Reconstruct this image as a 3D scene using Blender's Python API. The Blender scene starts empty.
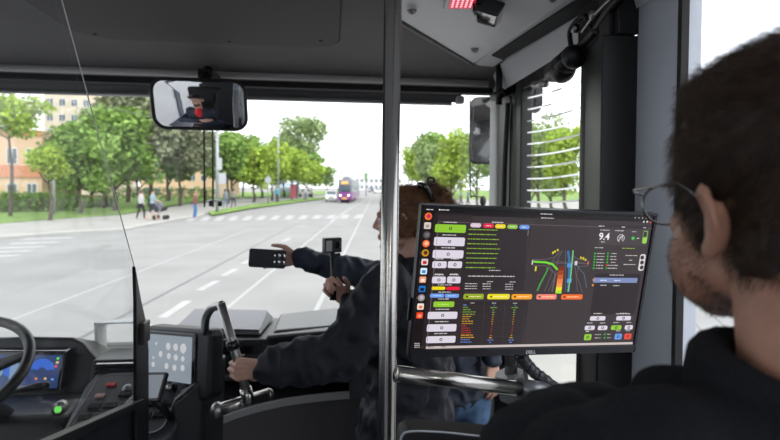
import bpy, bmesh, math, random
import numpy as np
from math import sin, cos, tan, pi, radians
from mathutils import Vector as V, Matrix, noise

random.seed(4)
rng = np.random.default_rng(4)
scn = bpy.context.scene
col = scn.collection

# ------------------------------------------------------------ camera
CZ = 1.75                      # eye height over the bus floor (floor z = 0, road z = -0.4)
FPX, SH = 520.0, -0.0319
cam = bpy.data.cameras.new('camera')
cam.sensor_width = 36.0
cam.lens = 36.0 * FPX / 780.0
cam.shift_y = SH
cam.clip_start = 0.02
cam.clip_end = 800
camo = bpy.data.objects.new('camera', cam)
col.objects.link(camo)
CM = Matrix.Rotation(radians(-6.4), 4, 'Z') @ Matrix.Rotation(radians(89.0), 4, 'X') @ Matrix.Rotation(radians(0.6), 4, 'Z')
camo.matrix_world = Matrix.Translation((0, 0, CZ)) @ CM
cam.dof.use_dof = True
cam.dof.focus_distance = 1.12
cam.dof.aperture_fstop = 4.5
scn.camera = camo

# ------------------------------------------------------------ light
w = bpy.data.worlds.new('overcast_sky')
scn.world = w
w.use_nodes = True
nt = w.node_tree
bg = nt.nodes['Background']
tc = nt.nodes.new('ShaderNodeTexCoord')
mp = nt.nodes.new('ShaderNodeMapping')
nz = nt.nodes.new('ShaderNodeTexNoise')
rp = nt.nodes.new('ShaderNodeValToRGB')
mp.inputs['Scale'].default_value = (1.2, 1.2, 3.0)
nz.inputs['Scale'].default_value = 1.6
nz.inputs['Detail'].default_value = 4
rp.color_ramp.elements[0].position = .3
rp.color_ramp.elements[0].color = (.86, .91, .98, 1)
rp.color_ramp.elements[1].position = .7
rp.color_ramp.elements[1].color = (1, 1, 1, 1)
nt.links.new(tc.outputs['Generated'], mp.inputs['Vector'])
nt.links.new(mp.outputs['Vector'], nz.inputs['Vector'])
nt.links.new(nz.outputs['Fac'], rp.inputs['Fac'])
nt.links.new(rp.outputs['Color'], bg.inputs['Color'])
bg.inputs['Strength'].default_value = 2.3
sun = bpy.data.lights.new('sun', 'SUN')
sun.energy = 1.6
sun.angle = radians(25)
sun.color = (1, .97, .92)
suno = bpy.data.objects.new('sun', sun)
suno.rotation_euler = (radians(38), radians(22), 0)
suno.location = (0, 0, 20)
col.objects.link(suno)

vs = scn.view_settings
vs.view_transform = 'Standard'
vs.look = 'None'
vs.exposure = 0.0
vs.gamma = 1.0
vs.use_curve_mapping = False
scn.cycles.use_denoising = True
scn.cycles.max_bounces = 10
scn.cycles.transparent_max_bounces = 16
scn.cycles.caustics_reflective = False
scn.cycles.caustics_refractive = False
scn.cycles.sample_clamp_indirect = 6

# ------------------------------------------------------------ pixel <-> world
CO = V((0, 0, CZ))
CR = CM.to_3x3()
def ray(px, py):
    return CR @ V(((px - 390) / FPX, (220 - py) / FPX + SH * 1.5, -1))
def atY(px, py, Y):
    d = ray(px, py); return CO + d * (Y / d.y)
def atX(px, py, X):
    d = ray(px, py); return CO + d * (X / d.x)
def atZ(px, py, Z):
    d = ray(px, py); return CO + d * ((Z - CZ) / d.z)
ROAD = -0.4
def G(px, py, z=ROAD):
    return atZ(px, py, z)

# ------------------------------------------------------------ materials
MATS = {}
def mat(name, c, rough=.5, metal=0., spec=.5, bump=0., bscale=200., var=0., vscale=5., coat=0., em=None, es=1.):
    if name in MATS: return MATS[name]
    m = bpy.data.materials.new(name); MATS[name] = m
    m.use_nodes = True
    n = m.node_tree; b = n.nodes['Principled BSDF']
    b.inputs['Base Color'].default_value = (*c, 1)
    b.inputs['Roughness'].default_value = rough
    b.inputs['Metallic'].default_value = metal
    b.inputs['Specular IOR Level'].default_value = spec
    b.inputs['Coat Weight'].default_value = coat
    if em is not None:
        b.inputs['Emission Color'].default_value = (*em, 1)
        b.inputs['Emission Strength'].default_value = es
    t = n.nodes.new('ShaderNodeTexCoord')
    if var > 0:
        q = n.nodes.new('ShaderNodeTexNoise'); q.inputs['Scale'].default_value = vscale; q.inputs['Detail'].default_value = 4
        r = n.nodes.new('ShaderNodeValToRGB')
        r.color_ramp.elements[0].position = .3; r.color_ramp.elements[1].position = .7
        r.color_ramp.elements[0].color = (*[x * (1 - var) for x in c], 1)
        r.color_ramp.elements[1].color = (*[min(1, x * (1 + var)) for x in c], 1)
        n.links.new(t.outputs['Object'], q.inputs['Vector'])
        n.links.new(q.outputs['Fac'], r.inputs['Fac'])
        n.links.new(r.outputs['Color'], b.inputs['Base Color'])
    if bump > 0:
        q = n.nodes.new('ShaderNodeTexNoise'); q.inputs['Scale'].default_value = bscale; q.inputs['Detail'].default_value = 3
        u = n.nodes.new('ShaderNodeBump'); u.inputs['Strength'].default_value = bump; u.inputs['Distance'].default_value = .002
        n.links.new(t.outputs['Object'], q.inputs['Vector'])
        n.links.new(q.outputs['Fac'], u.inputs['Height'])
        n.links.new(u.outputs['Normal'], b.inputs['Normal'])
    return m
def glassmat(name, tint=(1, 1, 1), refl=1.0, rough=0.0, haze=0.0):
    if name in MATS: return MATS[name]
    m = bpy.data.materials.new(name); MATS[name] = m
    m.use_nodes = True
    n = m.node_tree; n.nodes.clear()
    o = n.nodes.new('ShaderNodeOutputMaterial')
    tr = n.nodes.new('ShaderNodeBsdfTransparent'); tr.inputs['Color'].default_value = (*tint, 1)
    gl = n.nodes.new('ShaderNodeBsdfGlossy'); gl.inputs['Roughness'].default_value = rough
    lw = n.nodes.new('ShaderNodeLayerWeight'); lw.inputs['Blend'].default_value = .5
    pw = n.nodes.new('ShaderNodeMath'); pw.operation = 'POWER'; pw.inputs[1].default_value = 5
    n.links.new(lw.outputs['Facing'], pw.inputs[0])
    mu = n.nodes.new('ShaderNodeMath'); mu.operation = 'MULTIPLY_ADD'; mu.inputs[1].default_value = .9 * refl; mu.inputs[2].default_value = .04 * refl
    n.links.new(pw.outputs[0], mu.inputs[0])
    mx = n.nodes.new('ShaderNodeMixShader')
    n.links.new(mu.outputs[0], mx.inputs[0])
    n.links.new(tr.outputs[0], mx.inputs[1]); n.links.new(gl.outputs[0], mx.inputs[2])
    last = mx
    if haze > 0:
        df = n.nodes.new('ShaderNodeBsdfDiffuse'); df.inputs['Color'].default_value = (.9, .9, .9, 1)
        m2 = n.nodes.new('ShaderNodeMixShader'); m2.inputs[0].default_value = haze
        n.links.new(mx.outputs[0], m2.inputs[1]); n.links.new(df.outputs[0], m2.inputs[2]); last = m2
    n.links.new(last.outputs[0], o.inputs['Surface'])
    return m
def mirrormat():
    return mat('mirror_glass', (.92, .93, .94), .02, 1.0)

BLK = mat('black_plastic', (.008, .008, .010), .42, bump=.15, bscale=400)
BLKM = mat('black_matte', (.010, .010, .012), .7)
BLKG = mat('black_gloss', (.008, .008, .01), .08, coat=.6)
DASH = mat('dash_plastic', (.011, .012, .015), .36, bump=.2, bscale=500)
HEAD = mat('header_grey', (.13, .122, .122), .75, bump=.25, bscale=300, var=.12, vscale=3)
HATCH = mat('hatch_grey', (.10, .094, .094), .8, bump=.2, bscale=300)
LGREY = mat('light_grey_panel', (.68, .69, .71), .45, var=.04, vscale=4)
WALLG = mat('blue_grey_wall', (.62, .655, .72), .5, bump=.15, bscale=250, var=.05)
FLOORM = mat('floor_vinyl', (.20, .205, .215), .7, var=.25, vscale=40)
STEEL = mat('brushed_steel', (.46, .445, .42), .22, 1.0, bump=.06, bscale=120)
STEELD = mat('satin_steel', (.36, .35, .34), .32, 1.0, bump=.06, bscale=120)
RUB = mat('rubber', (.012, .012, .013), .65)
WIND = glassmat('window_glass', (.99, 1., .995), .5)
WSCR = glassmat('windscreen_glass', (.985, .995, .99), .5, haze=.03)
CAB = glassmat('cab_glass', (.97, .98, .98), .5, haze=.008)
MIRR = mirrormat()

# ------------------------------------------------------------ object helpers
ORG = {}
def tag(o, label=None, cat=None, group=None, kind=None):
    if label: o['label'] = label
    if cat: o['category'] = cat
    if group: o['group'] = group
    if kind: o['kind'] = kind
    return o
def thing(name, label, cat, loc, group=None):
    o = bpy.data.objects.new(name, None); col.objects.link(o)
    o.location = loc; o.empty_display_size = .05
    ORG[o] = V(loc)
    return tag(o, label, cat, group)
def linkmesh(name, me, mats, parent=None, smooth=False):
    o = bpy.data.objects.new(name, me)
    if not isinstance(mats, (list, tuple)): mats = [mats]
    for m in mats:
        if m is not None: me.materials.append(m)
    if parent is not None:
        me.transform(Matrix.Translation(-ORG[parent])); ORG[o] = ORG[parent]; o.parent = parent
    else:
        ORG[o] = V((0, 0, 0))
    if smooth:
        me.polygons.foreach_set('use_smooth', [True] * len(me.polygons))
    col.objects.link(o)
    return o
def recenter(o):
    """top-level single mesh: put its origin at its base"""
    me = o.data
    c = np.empty(len(me.vertices) * 3); me.vertices.foreach_get('co', c); c = c.reshape(-1, 3)
    p = V(((c[:, 0].min() + c[:, 0].max()) / 2, (c[:, 1].min() + c[:, 1].max()) / 2, c[:, 2].min()))
    me.transform(Matrix.Translation(-p)); o.location = p; ORG[o] = p
    return o

class MB:
    def __init__(s): s.b = bmesh.new(); s.mi = 0
    def _f(s, vs_, mi=None):
        try:
            f = s.b.faces.new(vs_); f.material_index = s.mi if mi is None else mi; return f
        except ValueError: return None
    def quad(s, *pts):
        s._f([s.b.verts.new(p) for p in pts]); return s
    def box(s, lo, hi, M=None):
        c = [V((x, y, z)) for x in (lo[0], hi[0]) for y in (lo[1], hi[1]) for z in (lo[2], hi[2])]
        if M is not None: c = [M @ p for p in c]
        v = [s.b.verts.new(p) for p in c]
        for q in ((0, 1, 3, 2), (4, 6, 7, 5), (0, 4, 5, 1), (2, 3, 7, 6), (0, 2, 6, 4), (1, 5, 7, 3)): s._f([v[i] for i in q])
        return s
    def hexa(s, a, b):
        """two matching loops joined into a solid"""
        n = len(a); va = [s.b.verts.new(p) for p in a]; vb = [s.b.verts.new(p) for p in b]
        s._f(va[::-1]); s._f(vb)
        for i in range(n): s._f([va[i], va[(i + 1) % n], vb[(i + 1) % n], vb[i]])
        return s
    def prism(s, pts, d):
        d = V(d); return s.hexa([V(p) for p in pts], [V(p) + d for p in pts])
    def tube(s, pts, r, n=12, caps=True, closed=False):
        pts = [V(p) for p in pts]; m = len(pts); rs = r if isinstance(r, (list, tuple)) else [r] * m
        rings = []; prev = None
        for i, p in enumerate(pts):
            if closed: t = (pts[(i + 1) % m] - pts[i - 1])
            else: t = (pts[min(i + 1, m - 1)] - pts[max(i - 1, 0)])
            t.normalize()
            if prev is None:
                u = t.orthogonal().normalized()
            else:
                u = (prev - t * prev.dot(t)).normalized()
            prev = u; w_ = t.cross(u)
            rings.append([s.b.verts.new(p + (u * cos(2 * pi * k / n) + w_ * sin(2 * pi * k / n)) * rs[i]) for k in range(n)])
        for i in range(m if closed else m - 1):
            a, b = rings[i], rings[(i + 1) % m]
            for k in range(n): s._f([a[k], a[(k + 1) % n], b[(k + 1) % n], b[k]])
        if caps and not closed: s._f(rings[0][::-1]); s._f(rings[-1])
        return s
    def ell(s, c, r, Rm=None, n=16, m=10):
        c = V(c); r = (r, r, r) if isinstance(r, (int, float)) else r
        rows = []
        for j in range(1, m):
            a = pi * j / m
            row = []
            for k in range(n):
                q = V((sin(a) * cos(2 * pi * k / n) * r[0], sin(a) * sin(2 * pi * k / n) * r[1], cos(a) * r[2]))
                if Rm is not None: q = Rm @ q
                row.append(s.b.verts.new(c + q))
            rows.append(row)
        def pole(z):
            q = V((0, 0, z * r[2])); q = Rm @ q if Rm is not None else q
            return s.b.verts.new(c + q)
        top, bot = pole(1), pole(-1)
        for k in range(n): s._f([top, rows[0][k], rows[0][(k + 1) % n]]); s._f([bot, rows[-1][(k + 1) % n], rows[-1][k]])
        for j in range(m - 2):
            for k in range(n): s._f([rows[j][k], rows[j + 1][k], rows[j + 1][(k + 1) % n], rows[j][(k + 1) % n]])
        return s
    def cap(s, p0, p1, r0, r1=None, n=14):
        r1 = r0 if r1 is None else r1
        s.tube([p0, p1], [r0, r1], n); s.ell(p0, r0, None, n, 8); s.ell(p1, r1, None, n, 8); return s
    def build(s, name, m, parent=None, smooth=False, bevel=0, seg=2, flat_uv=None):
        bmesh.ops.recalc_face_normals(s.b, faces=s.b.faces[:])
        me = bpy.data.meshes.new(name); s.b.to_mesh(me); s.b.free()
        o = linkmesh(name, me, m, parent, smooth)
        if bevel:
            md = o.modifiers.new('bevel', 'BEVEL'); md.width = bevel; md.segments = seg; md.limit_method = 'ANGLE'; md.angle_limit = radians(40)
            if not smooth:
                me.polygons.foreach_set('use_smooth', [True] * len(me.polygons))
                wn = o.modifiers.new('wn', 'WEIGHTED_NORMAL'); wn.keep_sharp = False
        return o
def struct(o): o['kind'] = 'structure'; return o
def rrect(w_, h_, r, n=5):
    pts = []
    for cx, cy, a0 in ((w_ / 2 - r, h_ / 2 - r, 0), (-w_ / 2 + r, h_ / 2 - r, 90), (-w_ / 2 + r, -h_ / 2 + r, 180), (w_ / 2 - r, -h_ / 2 + r, 270)):
        for k in range(n + 1):
            a = radians(a0 + 90 * k / n); pts.append((cx + r * cos(a), cy + r * sin(a)))
    return pts
def frame(o, x, y, z):
    m = Matrix.Identity(4)
    for i, a in enumerate((x, y, z)):
        for k in range(3): m[k][i] = a[k]
    for k in range(3): m[k][3] = o[k]
    return m
def bez(p, n=12):
    """smooth polyline through points (Catmull-Rom)"""
    p = [V(q) for q in p]; out = []
    for i in range(len(p) - 1):
        a = p[max(i - 1, 0)]; b = p[i]; c = p[i + 1]; d = p[min(i + 2, len(p) - 1)]
        for k in range(n):
            t = k / n
            out.append(.5 * ((2 * b) + (c - a) * t + (2 * a - 5 * b + 4 * c - d) * t * t + (3 * b - a - 3 * c + d) * t ** 3))
    out.append(p[-1]); return out

def blob(name, mb, voxel, m, parent=None, smooth=6, disp=None, factor=.5):
    """fuse overlapping solids into one continuous skin"""
    bmesh.ops.recalc_face_normals(mb.b, faces=mb.b.faces[:])
    me = bpy.data.meshes.new('tmp'); mb.b.to_mesh(me); mb.b.free()
    o = bpy.data.objects.new('tmp', me); col.objects.link(o)
    r = o.modifiers.new('r', 'REMESH'); r.mode = 'VOXEL'; r.voxel_size = voxel
    if smooth:
        q = o.modifiers.new('s', 'SMOOTH'); q.iterations = smooth; q.factor = factor
    dg = bpy.context.evaluated_depsgraph_get(); dg.update()
    ev = o.evaluated_get(dg)
    me2 = bpy.data.meshes.new_from_object(ev, depsgraph=dg)
    bpy.data.objects.remove(o); bpy.data.meshes.remove(me)
    me2.name = name; me2.materials.clear()
    if disp:
        nr = [v.normal.copy() for v in me2.vertices]
        for v, nn in zip(me2.vertices, nr): v.co += nn * disp(v.co)
    return linkmesh(name, me2, m, parent, True)

# ============================================================ BUS SHELL
XR, XL, ZC, YF = .85, -1.80, 2.35, 2.95
def bx(name, lo, hi, m, parent=None, bevel=0):
    return MB().box(lo, hi).build(name, m, parent, bevel=bevel)
struct(bx('floor', (XL, -5.5, -.06), (XR, YF, 0), FLOORM))
struct(bx('ceiling', (XL, -5.5, 2.36), (XR, 1.30, 2.42), LGREY))
struct(bx('wall_back', (XL, -5.56, 0), (XR, -5.5, 2.36), WALLG))

# right wall behind the door, with windows
def wall_windows(side, X, wins, y0, y1, zlo, zhi, m):
    s = 1 if side == 'right' else -1
    a, b = (X, X + .06) if s > 0 else (X - .06, X)
    mb = MB()
    mb.box((a, y0, -.3), (b, y1, zlo)); mb.box((a, y0, zhi), (b, y1, 2.42))
    ys = [y0] + [q for wn in wins for q in wn] + [y1]
    for k in range(0, len(ys), 2):
        if ys[k + 1] - ys[k] > .001: mb.box((a, ys[k], zlo), (b, ys[k + 1], zhi))
    return struct(mb.build('wall_' + side, m))
WR = [(-5.2, -4.0), (-3.9, -2.6), (-2.5, -1.2), (-1.1, .0), (.06, 1.205)]
wall_windows('right', XR, WR, -5.5, 1.385, .62, 2.29, WALLG)
WL = [(-5.2, -4.0), (-3.9, -2.6), (-2.5, -1.1), (-1.0, .35), (.5, 1.5), (1.62, 2.88)]
wall_windows('left', XL, WL, -5.5, 2.95, .85, 2.2, WALLG)
nwin = 0
for X, wins, z0, z1, s in ((XR, WR, .62, 2.29, 1), (XL, WL, .85, 2.2, -1)):
    for (a, b) in wins:
        nwin += 1
        x = X + s * .010
        g = struct(bx('window_%d' % nwin, (x - .003, a, z0), (x + .003, b, z1), glassmat('side_window_glass', (.90, .915, .94), .5)))
        fr = MB()
        lo = rrect(b - a, z1 - z0, .06); li = rrect(b - a - .03, z1 - z0 - .03, .05)
        xx = X - s * .004
        P3 = lambda q, x_: V((x_, (a + b) / 2 + q[0], (z0 + z1) / 2 + q[1]))
        ob = [(b - a) / 2, (z1 - z0) / 2]
        n = len(lo)
        # black rubber gasket with rounded inner corners
        sq = [(max(-ob[0], min(ob[0], q[0] * 1.2)), max(-ob[1], min(ob[1], q[1] * 1.2))) for q in lo]
        for x0_ in (xx, xx + s * .02):
            for k in range(n): fr.quad(P3(sq[k], x0_), P3(sq[(k + 1) % n], x0_), P3(li[(k + 1) % n], x0_), P3(li[k], x0_))
        for k in range(n): fr.quad(P3(li[k], xx), P3(li[(k + 1) % n], xx), P3(li[(k + 1) % n], xx + s * .02), P3(li[k], xx + s * .02))
        fr.build('window_gasket', RUB, g)

# added fill lamps on the saloon ceiling, out of view, brightening flap and walls
for k, (x, y) in enumerate(((-1.15, -3.6), (.35, -3.6), (-1.15, -1.4), (.35, -1.4))):
    t = thing('fill_lamp', ('long added fill lamp at the back over the left seats', 'long added fill lamp at the back over the right seats', 'long added fill lamp over the left side behind the driver cab', 'long added fill lamp over the right side behind the seated camera')[k], 'lamp', (x, y, 2.36))
    MB().box((x - .09, y - .8, 2.33), (x + .09, y + .8, 2.36)).build('frame', LGREY, t, bevel=.005)
    MB().box((x - .07, y - .78, 2.322), (x + .07, y + .78, 2.331)).build('diffuser', mat('fill_diffuser', (.8, .8, .8), .5, em=(1, .97, .93), es=13), t)
# dark header over the windscreen (soffit + rounded lip) and the flush hatch in it
prof = [(1.30, 2.40), (1.30, 2.365), (2.30, 2.352), (2.46, 2.335), (2.55, 2.315), (2.60, 2.288), (2.615, 2.262), (2.635, 2.262), (2.66, 2.30), (2.95, 2.31), (2.95, 2.42), (2.0, 2.44)]
struct(MB().prism([(XL, y, z) for y, z in prof], (XR - XL, 0, 0)).build('ceiling_front', HEAD, bevel=.004))
struct(MB().tube([(XL, 2.598, 2.279), (XR - .06, 2.598, 2.279)], .017, 12).build('trim_1', mat('lip_lit_grey', (.50, .485, .48), .5), smooth=True))  # lip coloured paler for the light its rounded edge catches
struct(bx('trim_2', (XL, 2.64, 2.235), (XR - .02, 2.70, 2.305), BLKM))
# hatch
ht = thing('ceiling_hatch', 'dark grey flush hatch with rounded corners and screws in the ceiling above the windscreen', 'hatch', (-.45, 2.0, 2.35))
hx0, hx1, hy0, hy1 = -1.02, .03, 1.32, 2.30
def hplate(x0, x1, y0, y1, z, r, mt, nm, th=.004):
    w_, h_ = x1 - x0, y1 - y0
    pts = [V(((x0 + x1) / 2 + a, (y0 + y1) / 2 + b, z + ((y0 + y1) / 2 + b - 1.3) * -.013)) for a, b in rrect(w_, h_, r, 8)]
    return MB().prism(pts, (0, 0, th)).build(nm, mt, ht)
hplate(hx0, hx1, hy0, hy1, 2.3625, .14, BLKM, 'seal', .004)
hplate(hx0 + .008, hx1 - .008, hy0 + .008, hy1 - .008, 2.3600, .134, HATCH, 'panel', .004)
for p in ((-.95, 2.22), (-.43, 2.25), (-.05, 2.18), (-.96, 1.75), (-.22, 1.72), (-.43, 1.4)):
    MB().tube([(p[0], p[1], 2.345), (p[0], p[1], 2.35)], [.007, .010], 14).tube([(p[0], p[1], 2.3445), (p[0], p[1], 2.346)], .004, 6).build('screw', BLKM, ht)

# roller blind cassette under the header
rb = thing('roller_blind', 'grey roller blind cassette across the top of the windscreen', 'blind', (-.4, 2.78, 2.2))
MB().prism([(XL + .02, 2.745, 2.235), (XL + .02, 2.745, 2.275), (XL + .02, 2.83, 2.285), (XL + .02, 2.85, 2.22), (XL + .02, 2.77, 2.205)], (2.47, 0, 0)).build('cassette', mat('cassette_grey', (.10, .10, .105), .4), rb, bevel=.006)
MB().tube([(XL + .05, 2.765, 2.196), (.64, 2.765, 2.196)], .009, 12).build('pull_bar', mat('pull_bar', (.42, .42, .42), .4, .6), rb, True)
MB().box((.66, 2.72, 2.195), (.70, 2.77, 2.235)).build('end_bracket', mat('white_plastic', (.7, .7, .7), .4), rb, bevel=.006)

# windscreen, curved
wsx = [XL + (XR + .01 - XL) * k / 16 for k in range(17)]
mb = MB()
yb = lambda x: 2.93 - (.19 * ((x - .30) / .56) ** 2.2 if x > .30 else 0)
for k in range(16):
    a, b = wsx[k], wsx[k + 1]
    mb.quad((a, yb(a), .87), (b, yb(b), .87), (b, yb(b) - .03, 2.30), (a, yb(a) - .03, 2.30))
struct(mb.build('window_12', WSCR, smooth=True))
# lower front wall
struct(bx('wall_front', (XL, 2.90, -.3), (XR, 2.96, .885), BLK))

# right front corner pillar
p = [(.84, 2.575), (.83, 2.60), (.832, 2.69), (.845, 2.72), (.90, 2.74), (.91, 2.575)]
cp = struct(MB().prism([(x, y, 0) for x, y in p], (0, 0, 2.30)).build('trim_4', mat('pillar_grey', (.42, .43, .43), .5, var=.04), bevel=.012))
MB().tube([(.838, 2.65, 2.225), (.829, 2.65, 2.225)], .011, 14).build('screw', BLK, cp, True)

# white door-mechanism cover in the ceiling
cv = thing('ceiling_cover', 'light grey flap over the door gear, sloping in the ceiling above the right side', 'cover', (.5, 1.9, 2.33))
def zp(y, x): return 2.325 - .012 * (x - .2)
def cvp(px, py, z=2.34): p_ = G(px, py, z); return p_
A_, B_, E_ = V((.205, 1.76, 2.345)), V((.62, 2.37, 2.335)), V((.72, .9, 2.335))
pl = [V((.20, .6, 2.345)), V((.20, 1.80, 2.345)), V((.665, 2.42, 2.335)), V((.72, 1.6, 2.335)), V((.735, .6, 2.335))]
MB().prism(pl, (0, 0, .02)).build('flap', mat('flap_white', (.82, .82, .84), .4), cv, bevel=.004)
pl = [V((.725, .6, 2.333)), V((.71, 1.6, 2.333)), V((.672, 2.42, 2.333)), V((.70, 2.45, 2.333)), V((.775, 2.46, 2.333)), V((.79, 1.6, 2.333)), V((.79, .6, 2.333))]
MB().prism(pl, (0, 0, .025)).build('edge_strip', mat('flap_grey', (.70, .70, .72), .45), cv, bevel=.003)
MB().tube([(.19, .6, 2.343), (.19, 1.81, 2.343), (.665, 2.435, 2.333)], .0075, 8).build('seal', mat('seal_grey', (.16, .16, .165), .5), cv, True)
for q in ((.60, 2.17), (.26, 1.72), (.67, 1.55)):
    MB().tube([(q[0], q[1], 2.335), (q[0], q[1], 2.325)], [.017, .013], 14).tube([(q[0], q[1], 2.326), (q[0], q[1], 2.321)], .006, 6).build('lock', STEELD, cv, True)
# long dark slot at the cover's outer edge
struct(MB().prism([G(x, y, 2.326) for x, y in ((492, 56), (572, 4), (580, 0), (603, -4), (601, 4), (590, 9), (503, 60))], (0, 0, .012)).build('trim_5', BLKM))
# light grey cornice right of the slot, down to the door head
struct(MB().hexa([V((.835, .6, 2.36)), V((.85, .6, 2.36)), V((.85, .6, 2.29)), V((.845, .6, 2.27))],
                 [V((.79, 2.56, 2.36)), V((.85, 2.56, 2.36)), V((.85, 2.56, 2.24)), V((.835, 2.56, 2.225))]).build('trim_6', LGREY))

# red-lit display and the black sensor box on the cover
dv = thing('ceiling_lamp_unit', 'small black ceiling unit glowing red, at the top edge left of the black sensor box', 'lamp', (.38, 1.62, 2.335))
Mr = Matrix.Translation((.40, 1.60, 2.33)) @ Matrix.Rotation(radians(-8), 4, 'Z')
MB().box((-.055, -.06, -.006), (.055, .06, .02), Mr).build('housing', BLKG, dv, bevel=.005)
MB().box((-.040, -.045, -.009), (.040, .045, -.005), Mr).build('red_panel', mat('red_glow', (.2, .01, .02), .3, em=(1, .05, .12), es=.35), dv, bevel=.001)
mb = MB()
for i in range(5):
    for j in range(4): mb.box((-.032 + i * .014, -.035 + j * .018, -.0105), (-.026 + i * .014, -.029 + j * .018, -.0088), Mr)
mb.build('led_dots', mat('led_hot', (.3, .02, .03), .3, em=(1, .25, .3), es=3), dv)
sb = thing('sensor_box', 'black wedge-shaped sensor box with a red light under the pale ceiling flap', 'sensor', (.50, 1.68, 2.33))
Mr = Matrix.Translation((.505, 1.66, 2.335)) @ Matrix.Rotation(radians(-14), 4, 'Z') @ Matrix.Rotation(radians(18), 4, 'Y')
MB().hexa([Mr @ V(q) for q in ((-.05, -.09, 0), (.05, -.09, 0), (.04, -.09, -.05), (-.035, -.09, -.05))],
          [Mr @ V(q) for q in ((-.05, .09, 0), (.05, .09, 0), (.035, .09, -.03), (-.03, .09, -.03))]).build('housing', BLKG, sb, bevel=.006)
MB().box((-.028, .086, -.026), (.028, .094, -.008), Mr).build('lens_bar', mat('red_strip', (.3, .01, .02), .3, em=(1, .03, .05), es=.6), sb)
MB().hexa([Mr @ V(q) for q in ((-.052, -.03, .001), (-.030, -.03, -.045), (-.034, -.09, -.052), (-.056, -.09, .001))],
          [Mr @ V(q) for q in ((-.055, -.03, .003), (-.035, -.03, -.047), (-.040, -.09, -.055), (-.060, -.09, .003))]).build('side_cover', BLK, sb)

# ============================================================ DOOR
dr = struct(bpy.data.objects.new('door_1', None)); col.objects.link(dr); dr.location = (XR, 2.0, 0); ORG[dr] = V((XR, 2.0, 0))
DT = 2.185
mb = MB()
mb.box((XR - .01, 1.63, .02), (XR + .04, 1.70, DT + .05)); mb.box((XR - .015, 2.245, .02), (XR + .04, 2.31, DT + .05))
mb.box((XR - .01, 1.63, DT), (XR + .04, 2.31, DT + .07)); mb.box((XR - .01, 1.63, .02), (XR + .04, 2.31, .30))
mb.build('leaf_frame', BLK, dr, bevel=.006)
MB().box((XR + .012, 1.69, .30), (XR + .018, 2.25, DT)).build('glass', WIND, dr)
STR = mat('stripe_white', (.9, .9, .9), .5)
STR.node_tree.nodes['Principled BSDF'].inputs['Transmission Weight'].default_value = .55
for k in range(11):  # reflections on the door glass, modelled as thin white strips
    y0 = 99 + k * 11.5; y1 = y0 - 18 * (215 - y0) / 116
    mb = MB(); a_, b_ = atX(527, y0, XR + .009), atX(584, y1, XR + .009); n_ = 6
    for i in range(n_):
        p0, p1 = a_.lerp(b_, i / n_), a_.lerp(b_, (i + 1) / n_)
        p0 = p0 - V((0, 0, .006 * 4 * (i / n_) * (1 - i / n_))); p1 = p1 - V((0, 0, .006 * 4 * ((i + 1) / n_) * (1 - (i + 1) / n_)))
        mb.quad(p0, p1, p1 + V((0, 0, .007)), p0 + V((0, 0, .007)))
    mb.build('reflection_stripe', STR, dr)
mb = MB()
mb.box((XR - .01, 2.325, .02), (XR + .04, 2.385, DT + .05)); mb.box((XR - .01, 2.40, .02), (XR + .04, 2.585, DT + .05))
mb.box((XR - .01, 2.32, DT), (XR + .04, 2.585, DT + .07)); mb.box((XR - .01, 2.32, .02), (XR + .04, 2.585, .30))
mb.build('leaf_frame', BLK, dr, bevel=.006)
MB().box((XR + .012, 2.38, .30), (XR + .018, 2.41, DT)).build('glass', WIND, dr)
MB().tube(bez([(XR - .02, 2.40, .9), (XR - .035, 2.40, 1.3), (XR - .035, 2.40, 1.8), (XR - .02, 2.40, 2.15)]), .014, 12).build('door_handle', BLK, dr, True)
MB().tube([(XR - .05, 2.40, 2.20), (XR - .05, 2.54, 2.20)], .02, 10).tube([(XR - .05, 2.45, 2.15), (XR - .05, 2.45, 2.36)], .016, 10).build('hinge', BLK, dr, True)
# black head of the door
struct(MB().box((XR - .012, 1.38, DT + .068), (XR + .06, 2.60, 2.36)).build('trim_7', BLK, bevel=.004))
# folded rear leaf: tall black box between door and grey wall
fl = thing('door_post_housing', 'tall black box housing between the glazed door and the blue-grey wall panel', 'housing', (.82, 1.5, 0))
MB().prism([(.745, 1.380, 0), (XR + .05, 1.380, 0), (XR + .05, 1.625, 0), (.835, 1.625, 0), (.80, 1.58, 0)], (0, 0, 2.18)).build('box', BLK, fl, bevel=.006)
MB().box((.80, 1.581, .02), (.812, 1.60, 2.15)).build('seal_strip', RUB, fl)
# door actuator above, with hoses
ac = thing('door_actuator', 'black door motor with a lever, hose and cable above the door', 'door motor', (.78, 1.65, 2.20))
MB().cap((.79, 1.80, 2.165), (.775, 1.62, 2.175), .036, .040).ell((.785, 1.72, 2.16), (.045, .05, .05)).build('motor', BLK, ac, True)
MB().tube(bez([(.775, 1.63, 2.20), (.755, 1.60, 2.255), (.76, 1.52, 2.275), (.775, 1.50, 2.23), (.78, 1.46, 2.21)]), .008, 10).build('hose', RUB, ac, True)
MB().tube(bez([(.79, 1.62, 2.20), (.785, 1.5, 2.225), (.78, 1.4, 2.26), (.79, 1.3, 2.29), (.80, 1.15, 2.30)]), .014, 10).build('arm', BLK, ac, True)
MB().tube(bez([(.77, 1.55, 2.235), (.765, 1.45, 2.262), (.775, 1.33, 2.29), (.78, 1.22, 2.30)]), .006, 8).build('cable', STEELD, ac, True)
MB().tube([(.752, 1.58, 2.255), (.77, 1.58, 2.255)], .014, 12).build('clamp', STEELD, ac, True); MB().tube([(.755, 1.47, 2.262), (.78, 1.47, 2.262)], .012, 12).build('clamp', STEELD, ac, True)
MB().cap((.785, 1.86, 2.135), (.775, 1.95, 2.15), .014, .012).build('sensor_head', STEELD, ac, True)
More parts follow.
